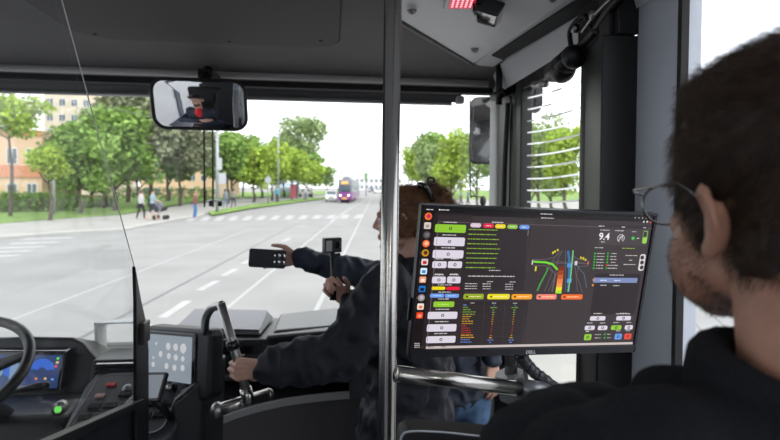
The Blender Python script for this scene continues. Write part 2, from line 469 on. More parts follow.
# upper dark recess above the box
struct(MB().box((.79, 1.375, 2.182), (XR, 1.62, 2.34)).build('trim_8', BLKM, bevel=.004))
struct(MB().box((.775, 1.40, 2.185), (.80, 1.46, 2.35)).build('trim_9', BLK, bevel=.003))

# ============================================================ DASHBOARD
db = thing('dashboard', 'black moulded dashboard running under the windscreen', 'dashboard', (-.6, 2.5, 0))
# main top and front
pr = [(2.90, .20), (2.90, .885), (2.62, .94), (2.50, .975), (2.46, .945), (2.47, .86), (2.38, .80), (2.33, .74), (2.40, .70), (2.55, .2)]
MB().prism([(XL + .02, y, z) for y, z in pr], (2.07, 0, 0)).build('body', DASH, db, bevel=.02, seg=3)
MB().hexa([V((-.74, 2.45, .9)), V((-.24, 2.45, .9)), V((-.24, 2.86, .87)), V((-.74, 2.86, .87))], [V((-.73, 2.46, 1.03)), V((-.26, 2.46, 1.03)), V((-.26, 2.84, 1.035)), V((-.73, 2.84, 1.035))]).build('centre_shelf', DASH, db, bevel=.012)
# right end of the dash rises into a wedge ledge
MB().hexa([V((-.28, 2.48, 1.02)), V((.30, 2.48, .98)), V((.30, 2.90, .98)), V((-.28, 2.90, 1.02))],
          [V((-.27, 2.52, 1.055)), V((.22, 2.40, 1.12)), V((.24, 2.86, 1.10)), V((-.27, 2.86, 1.05))]).build('ledge', mat('ledge_grey', (.11, .115, .125), .35), db, bevel=.012)
MB().hexa([V((-.30, 2.45, .99)), V((.34, 2.30, 1.00)), V((.34, 2.50, 1.0)), V((-.30, 2.52, .99))],
          [V((-.30, 2.46, 1.045)), V((.24, 2.30, 1.125)), V((.24, 2.42, 1.12)), V((-.30, 2.50, 1.045))]).build('ledge_rim', DASH, db, bevel=.014)
MB().prism([(-.66, 2.455, .95), (-.22, 2.455, .95), (-.22, 2.455, 1.008), (-.66, 2.455, 1.008)], (0, .02, 0)).build('recess', BLKG, db, bevel=.01)
# shelf line and the pale curved kick rail
MB().hexa([V((-.6, 2.40, .865)), V((.40, 2.28, .865)), V((.40, 2.50, .865)), V((-.6, 2.50, .865))],
          [V((-.6, 2.41, .885)), V((.40, 2.29, .91)), V((.40, 2.50, .91)), V((-.6, 2.50, .885))]).build('shelf', mat('shelf_grey', (.045, .047, .055), .4), db, bevel=.008)
rail = bez([(-.80, 2.02, .50), (-.66, 2.14, .62), (-.50, 2.24, .715), (-.28, 2.30, .765), (.0, 2.32, .79), (.40, 2.30, .81)], 8)
mb = MB()
for a, b in zip(rail, rail[1:]):
    mb.hexa([a, a + V((0, .02, 0)), a + V((0, .02, .028)), a + V((0, 0, .028))], [b, b + V((0, .02, 0)), b + V((0, .02, .028)), b + V((0, 0, .028))])
mb.build('kick_rail', mat('kick_grey', (.34, .34, .345), .5), db)
mb = MB()
for a, b in zip(rail, rail[1:]):
    mb.hexa([a + V((0, .012, .01)), a + V((0, .03, .01)), V((a.x, a.y + .03, .02)), V((a.x, a.y + .012, .02))], [b + V((0, .012, .01)), b + V((0, .03, .01)), V((b.x, b.y + .03, .02)), V((b.x, b.y + .012, .02))])
mb.build('lower_panel', mat('lower_panel', (.075, .072, .075), .55), db)

# centre console: sloping switch panel beside the driver
cs = thing('centre_console', 'black sloping switch console with red buttons left of the steel grab handle', 'console', (-.65, 1.85, 0))
c_ = [atY(88, 378, 1.95), atY(112, 372, 2.02), atY(190, 398, 1.86), atY(176, 420, 1.72), atY(86, 416, 1.72), atY(80, 408, 1.76)]
c_ = [V(q) for q in ((-.86, 2.03, 1.055), (-.55, 2.03, 1.055), (-.50, 1.98, 1.05), (-.50, 1.74, .955), (-.54, 1.70, .94), (-.80, 1.70, .94), (-.85, 1.74, .955), (-.87, 1.95, 1.03))]
MB().hexa([q - V((0, 0, .35)) for q in c_], c_).build('housing', mat('console_dark', (.035, .036, .042), .4), cs, bevel=.018, seg=3)
nrm = (c_[2] - c_[3]).cross(c_[4] - c_[3]).normalized()
ux = V((1, 0, 0)); uy = (V((0, 2.03 - 1.70, 1.055 - .94))).normalized(); un = ux.cross(uy)
def onc(x, y): return V((x, 1.70, .942)) + uy * y
Mc = lambda x, y: frame(onc(x, y), ux, uy, un)
pp = [onc((-.83 + .53) / 2 + .0, 0)]
MB().prism([frame(onc(-.685, .17), ux, uy, un) @ V((a, b, 0)) for a, b in rrect(.30, .29, .04)], un * .004).build('switch_plate', mat('plate_grey', (.055, .056, .062), .35, .2), cs, bevel=.002)
MB().tube([frame(onc(-.685, .17), ux, uy, un) @ V((a, b, .004)) for a, b in rrect(.30, .29, .04)], .0022, 6, closed=True).build('plate_edge', mat('plate_edge', (.35, .36, .38), .35), cs, True)
for (x, y, nm, m_) in ((-.775, .255, 'button', mat('red_button', (.55, .03, .03), .3)), (-.79, .20, 'button', mat('pale_red_button', (.55, .30, .28), .3))):
    tag(MB().prism([Mc(x, y) @ V((a, b, .003)) for a, b in rrect(.034, .018, .006)], un * .008).build(nm, m_, cs, bevel=.003), 'red button' if y > .22 else 'faded pink button')
for i, (x, y) in enumerate([(-.80 + .05 * k, .10 - .002 * k) for k in range(3)] + [(-.79 + .05 * k, .15) for k in range(3)] + [(-.71 + .05 * k, .205) for k in range(3)] + [(-.61 + .045 * k, .10) for k in range(2)] + [(-.60 + .045 * k, .155) for k in range(2)]):
    MB().prism([Mc(x, y) @ V((a, b, .002)) for a, b in rrect(.040, .026, .004)], un * .009).build('rocker_switch', mat('switch_black', (.014, .014, .016), .25), cs, bevel=.003)
# vent block and the pedestal behind
MB().hexa([V(q) for q in ((-.90, 2.00, .95), (-.68, 2.00, .95), (-.68, 2.22, .95), (-.90, 2.22, .95))], [V(q) for q in ((-.89, 2.05, 1.085), (-.69, 2.05, 1.085), (-.69, 2.22, 1.08), (-.89, 2.22, 1.08))]).build('vent_housing', DASH, cs, bevel=.012)
fvz = (V((0, .06, .20))).normalized()
mb = MB()
for k in range(4):
    o_ = V((-.79, 2.012, 1.00)) + fvz * (.03 + k * .016)
    mb.box((-.075, -.008, -.003), (.075, .02, .003), Matrix.Translation(o_))
mb.build('vent_slats', BLKG, cs)
MB().hexa([V((-.50, 1.76, .60)), V((-.44, 1.82, .60)), V((-.42, 2.10, .6)), V((-.50, 2.05, .6))], [V((-.53, 1.78, 1.02)), V((-.42, 1.84, 1.10)), V((-.40, 2.08, 1.10)), V((-.53, 2.05, 1.02))]).build('pedestal', DASH, cs, bevel=.02)

# touch screen beside the console
ts = thing('touch_screen', 'black-framed touch screen with pale round icons beside the cab door post', 'screen', (-.55, 1.95, 1.0))
s0, s1, s2, s3 = atY(147, 332, 2.02), atY(197, 336, 1.86), atY(191, 394, 1.84), atY(143, 386, 2.00)
o_ = (s0 + s1 + s2 + s3) / 4
ex = ((s1 - s0) + (s2 - s3)).normalized(); ez = ((s0 - s3) + (s1 - s2)); ez = (ez - ex * ez.dot(ex)).normalized(); en = ex.cross(ez)   # en towards +y-ish (back)
sw = ((s1 - s0).length + (s2 - s3).length) / 2; sh = ((s0 - s3).length + (s1 - s2).length) / 2
Ms = frame(o_, ex, ez, en)
if (Ms.to_3x3() @ V((0, 0, 1))).y < 0: Ms = frame(o_, ex, ez, -en)
nb = (Ms.to_3x3() @ V((0, 0, 1)))
def pln(Mx, w_, h_, r, z0, z1, nm, m_, par, cx=0, cy=0, bev=0): return MB().hexa([Mx @ V((cx + a, cy + b, z0)) for a, b in rrect(w_, h_, r)], [Mx @ V((cx + a, cy + b, z1)) for a, b in rrect(w_, h_, r)]).build(nm, m_, par, bevel=bev)
pln(Ms, sw + .085, sh + .045, .03, .004, .07, 'housing', DASH, ts, .030, .002, .014)
pln(Ms, sw + .012, sh + .012, .01, -.002, .006, 'bezel', BLKG, ts, 0, 0, .002)
pln(Ms, sw - .02, sh * .80, .004, -.0035, -.001, 'display', mat('screen_pale', (.05, .06, .07), .1, em=(.40, .47, .54), es=.55), ts, 0, sh * .07)
for k, (a, b, r) in enumerate([(.0, .25, .07), (.15, .25, .07), (.30, .24, .09), (-.15, .1, .06), (.02, .08, .06), (.16, .07, .06), (-.02, -.1, .06), (.14, -.11, .06), (.3, -.1, .06), (-.3, -.1, .05), (-.3, .02, .03), (-.25, .28, .03), (.30, .06, .05)]):
    mb = MB(); c0 = Ms @ V((a * sw, b * sh + .005, -.0042))
    vv = [mb.b.verts.new(c0 + Ms.to_3x3() @ V((cos(t * pi / 6) * r * sw * .7, sin(t * pi / 6) * r * sw * .7, 0))) for t in range(12)]; mb._f(vv)
    mb.build('icon', mat('icon_pale', (.5, .5, .5), .3, em=(.62, .62, .64), es=.6), ts)
MB().tube([Ms @ V((.05 * sw + .01, -.435 * sh, -.002)), Ms @ V((.05 * sw + .01, -.435 * sh, -.02))], .011, 18).build('knob', STEELD, ts, True)
pln(Ms, .03, .008, .002, -.004, -.001, 'key', BLK, ts, -.03, -.435 * sh)

# ticket terminal in front of the screen
tt = thing('card_terminal', 'small grey tilted terminal with a blank pale screen below the touch screen', 'terminal', (-.5, 1.75, 1.0))
t0, t1_, t2, t3 = atY(143, 375, 1.74), atY(166, 375, 1.70), atY(160, 398, 1.66), atY(140, 398, 1.70)
up = ((t0 - t3) + (t1_ - t2)).normalized(); rt = ((t1_ - t0) + (t2 - t3)).normalized(); up = (up - rt * up.dot(rt)).normalized(); nn = rt.cross(up)
if nn.y < 0: nn = -nn
Mt = frame((t0 + t1_ + t2 + t3) / 4, rt, up, nn)
pln(Mt, .085, .088, .008, .0, .014, 'body', BLK, tt, 0, 0, .003)
pln(Mt, .070, .070, .004, -.0015, .001, 'display', mat('terminal_screen', (.28, .30, .33), .12, em=(.3, .33, .37), es=.35), tt)
MB().tube([Mt @ V((0, -.03, .014)), (-.52, 1.78, .97)], .012, 10).build('stand', BLK, tt, True)

# folded paper box left of the post
pb = thing('document_holder', 'pale folded document holder standing on the dash left of the cab door post', 'holder', (-.85, 2.3, 1.05))
q0, q1, q2, q3 = atY(94, 323, 2.36), atY(104, 322, 2.50), atY(104, 357, 2.50), atY(95, 350, 2.36)
r0, r2 = atY(134, 322, 2.36), atY(134, 338, 2.34)
MB().hexa([q0, q1, q2, q3], [p_ + V((.012, 0, 0)) for p_ in (q0, q1, q2, q3)]).build('side', mat('paper_grey', (.8, .8, .8), .5), pb)
MB().hexa([q0, q1, r0 + V((0, .13, 0)), r0, ], [p_ - V((0, 0, .006)) for p_ in (q0, q1, r0 + V((0, .13, 0)), r0)]).build('top', mat('paper_light', (.75, .78, .8), .5), pb)
MB().box((-.86, 2.44, 1.03), (-.70, 2.50, 1.10)).build('tray', BLKG, pb, bevel=.004)

# instrument cluster with hood
ic = thing('instrument_cluster', 'hooded digital instrument cluster with blue gauges behind the steering wheel', 'instrument panel', (-1.05, 2.2, 1.0))
hp = [atY(-30, 338, 2.12), atY(25, 336, 2.12), atY(72, 337, 2.12), atY(84, 343, 2.12), atY(97, 358, 2.08), atY(92, 378, 2.05), atY(83, 396, 2.02), atY(-30, 400, 2.02)]
MB().hexa(hp, [V((p_.x, p_.y + .20, p_.z - .075)) for p_ in hp]).build('hood', DASH, ic, bevel=.014, seg=3)
c0, c1, c2, c3 = atY(-28, 351, 2.045), atY(66, 351, 2.045), atY(60, 391, 1.995), atY(-30, 393, 1.995)
MB().hexa([c0, c1, c2, c3], [p_ + V((0, .05, 0)) for p_ in (c0, c1, c2, c3)]).build('bezel', BLKG, ic, bevel=.006)
def cl(u, v, d=-.0015):
    return c0.lerp(c1, u).lerp(c3.lerp(c2, u), v) + V((0, d, 0))
mb = MB(); mb.quad(cl(.02, .1), cl(.97, .1), cl(.96, .92), cl(.02, .92)); mb.build('display', mat('cluster_screen', (.01, .02, .06), .1, em=(.035, .07, .2), es=.7), ic)
mb = MB()
def disc(mb, f, u, v, r0, r1, a0=0, a1=2 * pi, n=28, asp=1.0, d=-.003):
    for k in range(n):
        a = a0 + (a1 - a0) * k / n; b = a0 + (a1 - a0) * (k + 1) / n
        mb.quad(f(u + r0 * cos(a), v + r0 * asp * sin(a), d), f(u + r1 * cos(a), v + r1 * asp * sin(a), d), f(u + r1 * cos(b), v + r1 * asp * sin(b), d), f(u + r0 * cos(b), v + r0 * asp * sin(b), d))
disc(mb, cl, .77, .48, .04, .14, 3.3, 6.2, 28, 2.1); mb.build('gauge', mat('gauge_blue', (0, 0, 0), .3, em=(.03, .16, .75), es=.8), ic)
mb = MB(); disc(mb, cl, .30, .5, .06, .17, 2.6, 6.8, 28, 2.1); mb.build('gauge', MATS['gauge_blue'], ic)
mb = MB(); disc(mb, cl, .30, .5, .0, .055, 0, 2 * pi, 20, 2.1, -.004); mb.build('gauge_glow', mat('gauge_pale', (0, 0, 0), .3, em=(.3, .5, .8), es=.6), ic)
mb = MB(); mb.quad(cl(.42, .3, -.004), cl(.55, .3, -.004), cl(.55, .7, -.004), cl(.42, .7, -.004)); mb.build('gauge_glow', mat('gauge_pale', (0, 0, 0), .3, em=(.3, .5, .8), es=.9), ic)
for u, v, cc in ((.93, .18, (.2, .9, .1)), (.93, .28, (.9, .7, .1)), (.92, .38, (.9, .1, .1)), (.72, .68, (.9, .2, .1)), (.82, .68, (.9, .6, .1)), (.76, .80, (.7, .8, .9)), (.90, .70, (.2, .4, .9))):
    mb = MB(); mb.quad(cl(u - .014, v - .025, -.004), cl(u + .014, v - .025, -.004), cl(u + .014, v + .025, -.004), cl(u - .014, v + .025, -.004)); mb.build('warning_light', mat('wl%d' % int(u * 100 + v * 1000), (0, 0, 0), .3, em=cc, es=1), ic)

# key / start button panel under the cluster
kp = thing('steering_column', 'black steering column cowl with a green-lit start button', 'steering column', (-1.0, 1.8, .8))
MB().hexa([V(q) for q in ((-1.25, 1.68, .70), (-.86, 1.68, .70), (-.84, 2.0, .72), (-1.25, 2.0, .72))], [V(q) for q in ((-1.25, 1.80, .99), (-.86, 1.80, .985), (-.84, 2.0, .99), (-1.25, 2.0, .99))]).build('cowl', BLK, kp, bevel=.03, seg=3)
kb = atY(59, 409, 1.752)
MB().tube([kb + V((0, .02, 0)), kb + V((0, -.006, .001))], .022, 20).build('button_ring', STEELD, kp, True)
MB().tube([kb + V((0, .0, 0)), kb + V((0, -.008, .002))], .011, 18).build('start_button', mat('green_lit', (.02, .2, .02), .3, em=(.2, .9, .15), es=.8), kp, True)

# steering wheel
st = thing('steering_wheel', 'black steering wheel with a silver hub emblem at the left edge', 'steering wheel', (-1.07, 1.62, 1.22))
Mw = Matrix.Translation((-1.10, 1.60, 1.20)) @ Matrix.Rotation(radians(30), 4, 'X')
ring = [Mw @ V((.215 * cos(a), .215 * sin(a), 0)) for a in [2 * pi * k / 48 for k in range(48)]]
MB().tube(ring, .0155, 14, closed=True).build('rim', mat('wheel_leather', (.012, .012, .013), .35), st, True)
for a in (20, 160, 200, 340):
    a = radians(a)
    MB().hexa([Mw @ V((.21 * cos(a) - dx * sin(a), .21 * sin(a) + dx * cos(a), dz)) for dx, dz in ((-.014, -.01), (.014, -.01), (.014, .004), (-.014, .004))],
              [Mw @ V((.06 * cos(a) - dx * sin(a), .06 * sin(a) + dx * cos(a), dz - .03)) for dx, dz in ((-.03, -.01), (.03, -.01), (.03, .01), (-.03, .01))]).build('spoke', BLK, st, bevel=.006)
MB().hexa([Mw @ V((a, b, -.05)) for a, b in rrect(.17, .14, .05)], [Mw @ V((a * .9, b * .9, -.01)) for a, b in rrect(.17, .14, .05)]).build('hub', BLK, st, bevel=.008)
MB().tube([Mw @ V((.03, .0, -.012)), Mw @ V((.03, .0, -.006))], .032, 24).build('emblem', mat('emblem_silver', (.6, .62, .65), .25, 1), st, True)
MB().tube([Mw @ V((0, 0, -.04)), V((-1.07, 1.86, .95))], .035, 12).build('column_shaft', BLK, st, True)
MB().cap(V((-1.0, 1.72, 1.10)), V((-.85, 1.66, 1.14)), .008, .011).build('stalk', BLK, st, True)

# ============================================================ DRIVER'S CAB DOOR
cd = thing('cab_door', 'half-height driver cab door with a black post and a clear glass panel with slanted edge', 'door', (-.55, 1.0, 0))
CX = -.56
e0, e1, e2 = atX(55, -18, CX), atX(134, 270, CX), atX(138, 302, CX)
glass = [e0, e1, e2, V((CX, e2.y, 1.14)), V((CX, .1, 1.20)), V((CX, .1, e0.z))]
MB().prism([p_ + V((-.003, 0, 0)) for p_ in glass], (.006, 0, 0)).build('glass', CAB, cd)
mb = MB(); mb.tube([e0 + V((.0035, 0, 0)), e1 + V((.0035, 0, 0))], .0014, 6); mb.build('glass_edge', mat('edge_bright', (.75, .76, .74), .3), cd)
pa = [atX(134, 266, CX + .01), atX(140, 300, CX + .01), atX(145, 322, CX + .01), atX(147.5, 350, CX + .01), atX(148.5, 445, CX + .01), atX(136.5, 445, CX + .01), atX(135, 300, CX + .01)]
pa[4].z = .06; pa[5].z = .06
MB().prism([p_ + V((-.006, 0, 0)) for p_ in pa], (.010, 0, 0)).build('post', BLK, cd, bevel=.002)
r0_, r1_ = atX(141, 402, CX + .012), atX(50, 443, CX + .012)
r1b = r0_ + (r1_ - r0_) * 1.5
MB().hexa([r0_ + V((-.015, 0, -.012)), r0_ + V((.01, 0, -.012)), r0_ + V((.01, 0, .010)), r0_ + V((-.015, 0, .010))], [r1b + V((-.015, 0, -.012)), r1b + V((.01, 0, -.012)), r1b + V((.01, 0, .010)), r1b + V((-.015, 0, .010))]).build('top_rail', BLK, cd, bevel=.003)
lp_ = [pa[5] + V((-.004, 0, 0)), r0_ + V((-.016, 0, 0)), r1b + V((-.016, 0, 0)), V((CX - .004, .1, 1.24)), V((CX - .004, .1, .06))]
MB().prism([V((CX - .014, p_.y, p_.z)) for p_ in lp_], (.012, 0, 0)).build('lower_panel', mat('cab_panel', (.02, .022, .03), .3), cd)
hk = atX(146, 325, CX + .02)
MB().box(hk + V((-.012, -.03, -.05)), hk + V((.006, .02, .012))).build('bracket', mat('bracket_dark', (.07, .065, .06), .4, .5), cd, bevel=.003)
MB().ell(atX(127, 388, CX - .04), (.012, .02, .010)).build('latch', mat('latch_grey', (.35, .36, .38), .3), cd, True)

struct(MB().box((-1.42, .10, .30), (-.62, .14, 2.30)).build('wall_cab', mat('cab_wall', (.03, .032, .036), .6), bevel=.004))
# ============================================================ GRAB RAILS
gh = thing('grab_handle', 'bent stainless steel grab handle on the dash, held by the hand', 'grab handle', (-.28, 1.68, .95))
Yg = 1.62
g0, g1, g2 = atY(221, 303, Yg), atY(239, 365, Yg), atY(249, 402, Yg)
MB().tube([g0, g1, g2], .0138, 18).build('upright', STEELD, gh, True)
MB().tube(bez([g0 + V((.002, .008, -.008)), atY(212, 308, Yg + .05), atY(206, 318, Yg + .12), atY(205, 332, Yg + .22)], 8), .0135, 16).build('return_bend', STEELD, gh, True)
h0, h1 = atY(217, 410, Yg), atY(268, 394, Yg + .08)
MB().tube([h0, h1], .0185, 20).build('cross_tube', STEEL, gh, True)
MB().ell(h0, (.020, .024, .024)).build('end_cap', STEELD, gh, True); MB().ell(h1, (.0185, .0185, .0185)).build('end_cap', STEELD, gh, True)
MB().tube([g1 + (g2 - g1) * .62, g2 + (g2 - g1) * .04], .0185, 18).build('saddle', STEEL, gh, True)
q = g0.lerp(g2, .42)
MB().tube([q - V((0, .021, 0)), q - V((0, .010, 0))], .011, 14).build('stop_button', BLKG, gh, True)
MB().tube([q + V((-.004, 0, .013)), q + V((.004, 0, -.013))], .0185, 18).build('button_collar', BLK, gh, True)
MB().tube([h0.lerp(h1, .5) + V((0, .01, 0)), V((-.30, 2.0, .95))], .016, 12).build('wall_mount', STEELD, gh, True)

pole_b = V((.115, 1.02, 0))
vp = thing('stanchion', 'tall vertical stainless steel pole from floor to ceiling left of the monitor', 'pole', (pole_b.x, pole_b.y, 0))
MB().tube([pole_b, (.113, 1.02, 1.3), (.117, 1.02, 2.34)], .0175, 28).build('pole', STEEL, vp, True)
MB().tube([pole_b, pole_b + V((0, 0, .02))], .04, 20).build('floor_flange', STEELD, vp, True)
hb = thing('cross_bar', 'horizontal stainless steel bar from the tall pole to the clamp below the monitor', 'bar', (.28, 1.06, 1.33))
b0, b1 = atY(392, 373, 1.02), atY(524, 389, 1.10)
MB().tube([b0, b1], .0160, 24).build('bar', STEEL, hb, True)
MB().tube([b0 - (b1 - b0) * .0, b0 + (b1 - b0) * .02], .0185, 24).build('weld_collar', STEEL, hb, True)
jc = thing('tube_clamp', 'grey tube clamp where the horizontal bar ends behind the shoulder', 'clamp', b1)
MB().tube([b1 - (b1 - b0) * .04, b1 + (b1 - b0) * .30], .0215, 20).build('sleeve', mat('cast_grey', (.22, .225, .24), .35, .6), jc, True)
MB().tube([atY(509, 373, 1.17), atY(514, 397, 1.17)], .034, 8).build('block', mat('block_grey', (.33, .34, .35), .4, .4), jc)
mp_ = thing('monitor_post', 'short upright steel tube behind the monitor rising from the tube clamp', 'post', atY(511, 385, 1.17))
MB().tube([atY(511, 392, 1.17), atY(511, 300, 1.17)], .0145, 20).build('tube', STEELD, mp_, True)
cdn = thing('cable_conduit', 'dark ribbed flexible conduit curving down from behind the monitor', 'conduit', atY(540, 375, 1.13))
cpts = bez([atY(519, 346, 1.15), atY(524, 360, 1.15), atY(534, 372, 1.14), atY(548, 383, 1.12), atY(562, 398, 1.10), atY(570, 430, 1.09)], 10)
MB().tube(cpts, [.0135 + (.0010 if k % 4 < 2 else 0) for k in range(len(cpts))], 14).build('sleeve', mat('conduit', (.05, .052, .06), .4), cdn, True)
mb = MB()
for k in range(6, len(cpts) - 4, 9):
    mb.tube([cpts[k], cpts[k + 1]], .0155, 14)
mb.build('band', BLKG, cdn, True)

# seat back in the near foreground
sbk = thing('seat_back', 'black seat back with a thin pale piped edge below the horizontal steel bar', 'seat', (.25, .78, .3))
sp = [atY(400, 445, .8), atY(402, 436, .8), atY(410, 431.5, .8), atY(440, 432, .8), atY(490, 437, .8), atY(540, 441, .8)]
MB().hexa([sp[0] - V((0, 0, .5))] + sp + [sp[-1] - V((0, 0, .5))], [p_ + V((0, .05, 0)) for p_ in [sp[0] - V((0, 0, .5))] + sp + [sp[-1] - V((0, 0, .5))]]).build('backrest', mat('seat_black', (.008, .008, .009), .6), sbk, bevel=.006)
MB().tube(bez(sp, 6), .0016, 6).build('piping', mat('piping_pale', (.5, .52, .56), .4), sbk, True)
MB().box((sp[1].x + .03, .79, 0), (sp[1].x + .31, .84, 1.0)).build('support', BLK, sbk, bevel=.01)

# ============================================================ REAR VIEW MIRROR
rm = thing('interior_mirror', 'black-framed wide interior mirror hanging from the header, reflecting the driver', 'mirror', (-.55, 2.35, 2.2))
Ym = 2.33
mcn = atY(199.5, 104.5, Ym)
nvec = V((.01, -.965, -.22)).normalized()
D_ = V((-1.13, 1.02, 1.56))
nvec = ((CO - mcn).normalized() + (D_ - mcn).normalized()).normalized()
mx = V((0, 0, 1)).cross(nvec).normalized() * -1
if mx.x < 0: mx = -mx
mz = mx.cross(nvec); mz = mz if mz.z > 0 else -mz
mx = (mx + mz * -.012).normalized()
MW, MH, RAD = .385, .196, 1.6
Mm = frame(mcn, mx, mz, -nvec)
def cut(w_, h_, r, z, k=1.0): return [Mm @ V((a, b, z)) for a, b in rrect(w_, h_, r, 8)]
def trapez(a, b): return (a * (1 + b * .25), b)
o1 = [Mm @ V((a, b, .0)) for a, b in rrect(MW + .02, MH + .02, .055, 8)]
o2 = [Mm @ V((a * .9, b * .85, .045)) for a, b in rrect(MW + .02, MH + .02, .055, 8)]
MB().hexa(o1, o2).build('housing', BLK, rm, bevel=.006)
mb = MB(); rim = [Mm @ V((a, b, -.004)) for a, b in rrect(MW + .012, MH + .012, .052, 8)]
mb.tube(rim, .0075, 10, closed=True); mb.build('rim', BLK, rm, True)
# domed glass
mb = MB(); NR = 10; base = rrect(MW, MH, .05, 8)
rings = []
for k in range(NR + 1):
    f = k / NR
    rings.append([mb.b.verts.new(Mm @ V((a * f, b * f, -.004 - (RAD - RAD + (.0) + (math.sqrt(RAD ** 2 - (a * f) ** 2 - (b * f) ** 2) - math.sqrt(RAD ** 2 - (MW / 2) ** 2)))))) for a, b in base] if k else None)
c00 = mb.b.verts.new(Mm @ V((0, 0, -.004 - (RAD - math.sqrt(RAD ** 2 - (MW / 2) ** 2)))))
n_ = len(base)
for i in range(n_): mb._f([c00, rings[1][i], rings[1][(i + 1) % n_]])
for k in range(1, NR):
    for i in range(n_): mb._f([rings[k][i], rings[k + 1][i], rings[k + 1][(i + 1) % n_], rings[k][(i + 1) % n_]])
mb.build('mirror_glass', MIRR, rm, True)
MB().tube([mcn + V((0, .03, .08)), mcn + V((0, .16, .175))], [.022, .030], 14).box(mcn + V((-.032, .10, .135)), mcn + V((.032, .28, .175))).build('stem', BLK, rm)

# wiper rods hanging in front of the windscreen
wp = thing('wiper_rods', 'two thin black rods hanging below the interior mirror outside the windscreen', 'wiper', atY(209, 120, 3.05))
for xx, yy in ((204.5, 207), (213, 207)):
    tp_ = atY(xx - .5, 96, 3.05)
    MB().tube([V((tp_.x, 2.945, 2.34)), V((tp_.x, 3.03, 2.33)), tp_, atY(xx, yy, 3.05)], .0052, 8).build('rod', BLK, wp, True)
MB().box((0, 0, 0), (.001, .001, .001), Matrix.Translation(atY(209, 97, 3.05))).tube([atY(200, 96, 3.05), atY(218, 96, 3.05)], .006, 8).build('cross_piece', BLK, wp)
for xx in (211, 220):
    a = atY(xx, 203.5, 3.05)
    MB().box(a + V((-.012, -.01, -.016)), a + V((.012, .01, .014))).build('weight', BLK, wp, bevel=.006)
MB().tube([atY(206, 202, 3.05), atY(211, 200, 3.05), atY(219, 200.5, 3.05)], .005, 8).build('link', mat('white_plastic', (.7, .7, .7), .4), wp, True)

# exterior mirror on the right
em = thing('exterior_mirror', 'black exterior mirror outside the right corner pillar, on a thin black arm', 'mirror', (.86, 3.05, 2.0))
def emirror(px0, px1, py0, py1, Y, nm):
    a, b = atY(px0, py0, Y), atY(px1, py1, Y)
    c = (a + b) / 2; w_ = b.x - a.x; h_ = a.z - b.z
    M_ = Matrix.Translation(c) @ Matrix.Rotation(radians(-22), 4, 'Z') @ Matrix.Rotation(radians(84), 4, 'X')
    MB().hexa([M_ @ V((x, y, .0)) for x, y in rrect(w_, h_, .05, 6)], [M_ @ V((x * .9, y * .93, -.08)) for x, y in rrect(w_, h_, .05, 6)]).build('mirror_head', BLK, em, bevel=.01)
    if nm == 'a': MB().hexa([M_ @ V((x, y, .004)) for x, y in rrect(w_ - .02, h_ - .02, .045, 6)], [M_ @ V((x, y, .001)) for x, y in rrect(w_ - .02, h_ - .02, .045, 6)]).build('mirror_glass', MIRR, em)
emirror(470, 520, 94, 165, 3.05, 'a')
emirror(528, 542, 82, 112, 3.15, 'b')
MB().tube(bez([atY(470, 97, 3.03), atY(470, 150, 3.03), atY(470.5, 193, 3.03), atY(473, 196, 3.03), atY(482, 197, 3.03)], 8), .004, 8).build('arm', BLK, em, True)
MB().ell(atY(483, 201, 3.03), (.02, .02, .032)).build('arm_joint', BLK, em, True)
MB().tube([atY(500, 96, 3.1), (XR - .01, 2.94, 2.34)], .018, 8).tube([atY(534, 84, 3.17), (XR - .01, 2.94, 2.34)], .014, 8).build('bracket', BLK, em, True)

# tablet-like box and paper on the dash, middle
lt = thing('laptop_box', 'flat grey box lying closed on the dash behind the grab handle', 'box', (-.45, 2.65, 1.035))
MB().hexa([V((-.74, 2.56, 1.04)), V((-.33, 2.50, 1.04)), V((-.30, 2.80, 1.045)), V((-.72, 2.84, 1.045))], [V((-.73, 2.58, 1.060)), V((-.34, 2.52, 1.055)), V((-.33, 2.78, 1.085)), V((-.70, 2.82, 1.09))]).build('box', mat('box_grey', (.13, .13, .15), .35), lt, bevel=.004)
MB().hexa([V((-.735, 2.565, 1.062)), V((-.335, 2.512, 1.057)), V((-.33, 2.78, 1.087)), V((-.71, 2.82, 1.092))], [V((-.735, 2.565, 1.066)), V((-.335, 2.512, 1.061)), V((-.33, 2.78, 1.091)), V((-.71, 2.82, 1.096))]).build('lid', mat('lid_grey', (.19, .19, .215), .3), lt, bevel=.002)
# ============================================================ MONITOR
mo = thing('computer_monitor', 'black flat computer monitor showing a dark dashboard of charts and buttons, facing the camera', 'monitor', (.441, 1.09, 1.36))
MR = Matrix.Rotation(.09438, 4, 'Z') @ Matrix.Rotation(.15891, 4, 'X') @ Matrix.Rotation(.0349, 4, 'Y')
MO = Matrix.Translation((.4435, 1.0838, 1.5405)) @ MR
MOi = MO.inverted()
def mxy(px, py):
    d = MOi.to_3x3() @ ray(px, py); o = MOi @ CO
    t = -o.y / d.y
    q = o + d * t
    return q.x, q.z
SC = .0023
Wm, Hm = .547, .331
def mbox(nm, m_, x0, x1, y0, y1, z0, z1, bev=.003, par=mo):
    return MB().box((x0, y0, z0), (x1, y1, z1), MO).build(nm, m_, par, bevel=bev)
mbox('housing', BLK, -Wm / 2, Wm / 2, .003, .022, -Hm / 2, Hm / 2, .003)
mbox('back_bulge', BLK, -.17, .17, .022, .055, -.12, .12, .012)
MB().box((-.04, .05, -.05), (.04, .085, .05), MO).build('mount_plate', STEELD, mo, bevel=.004)
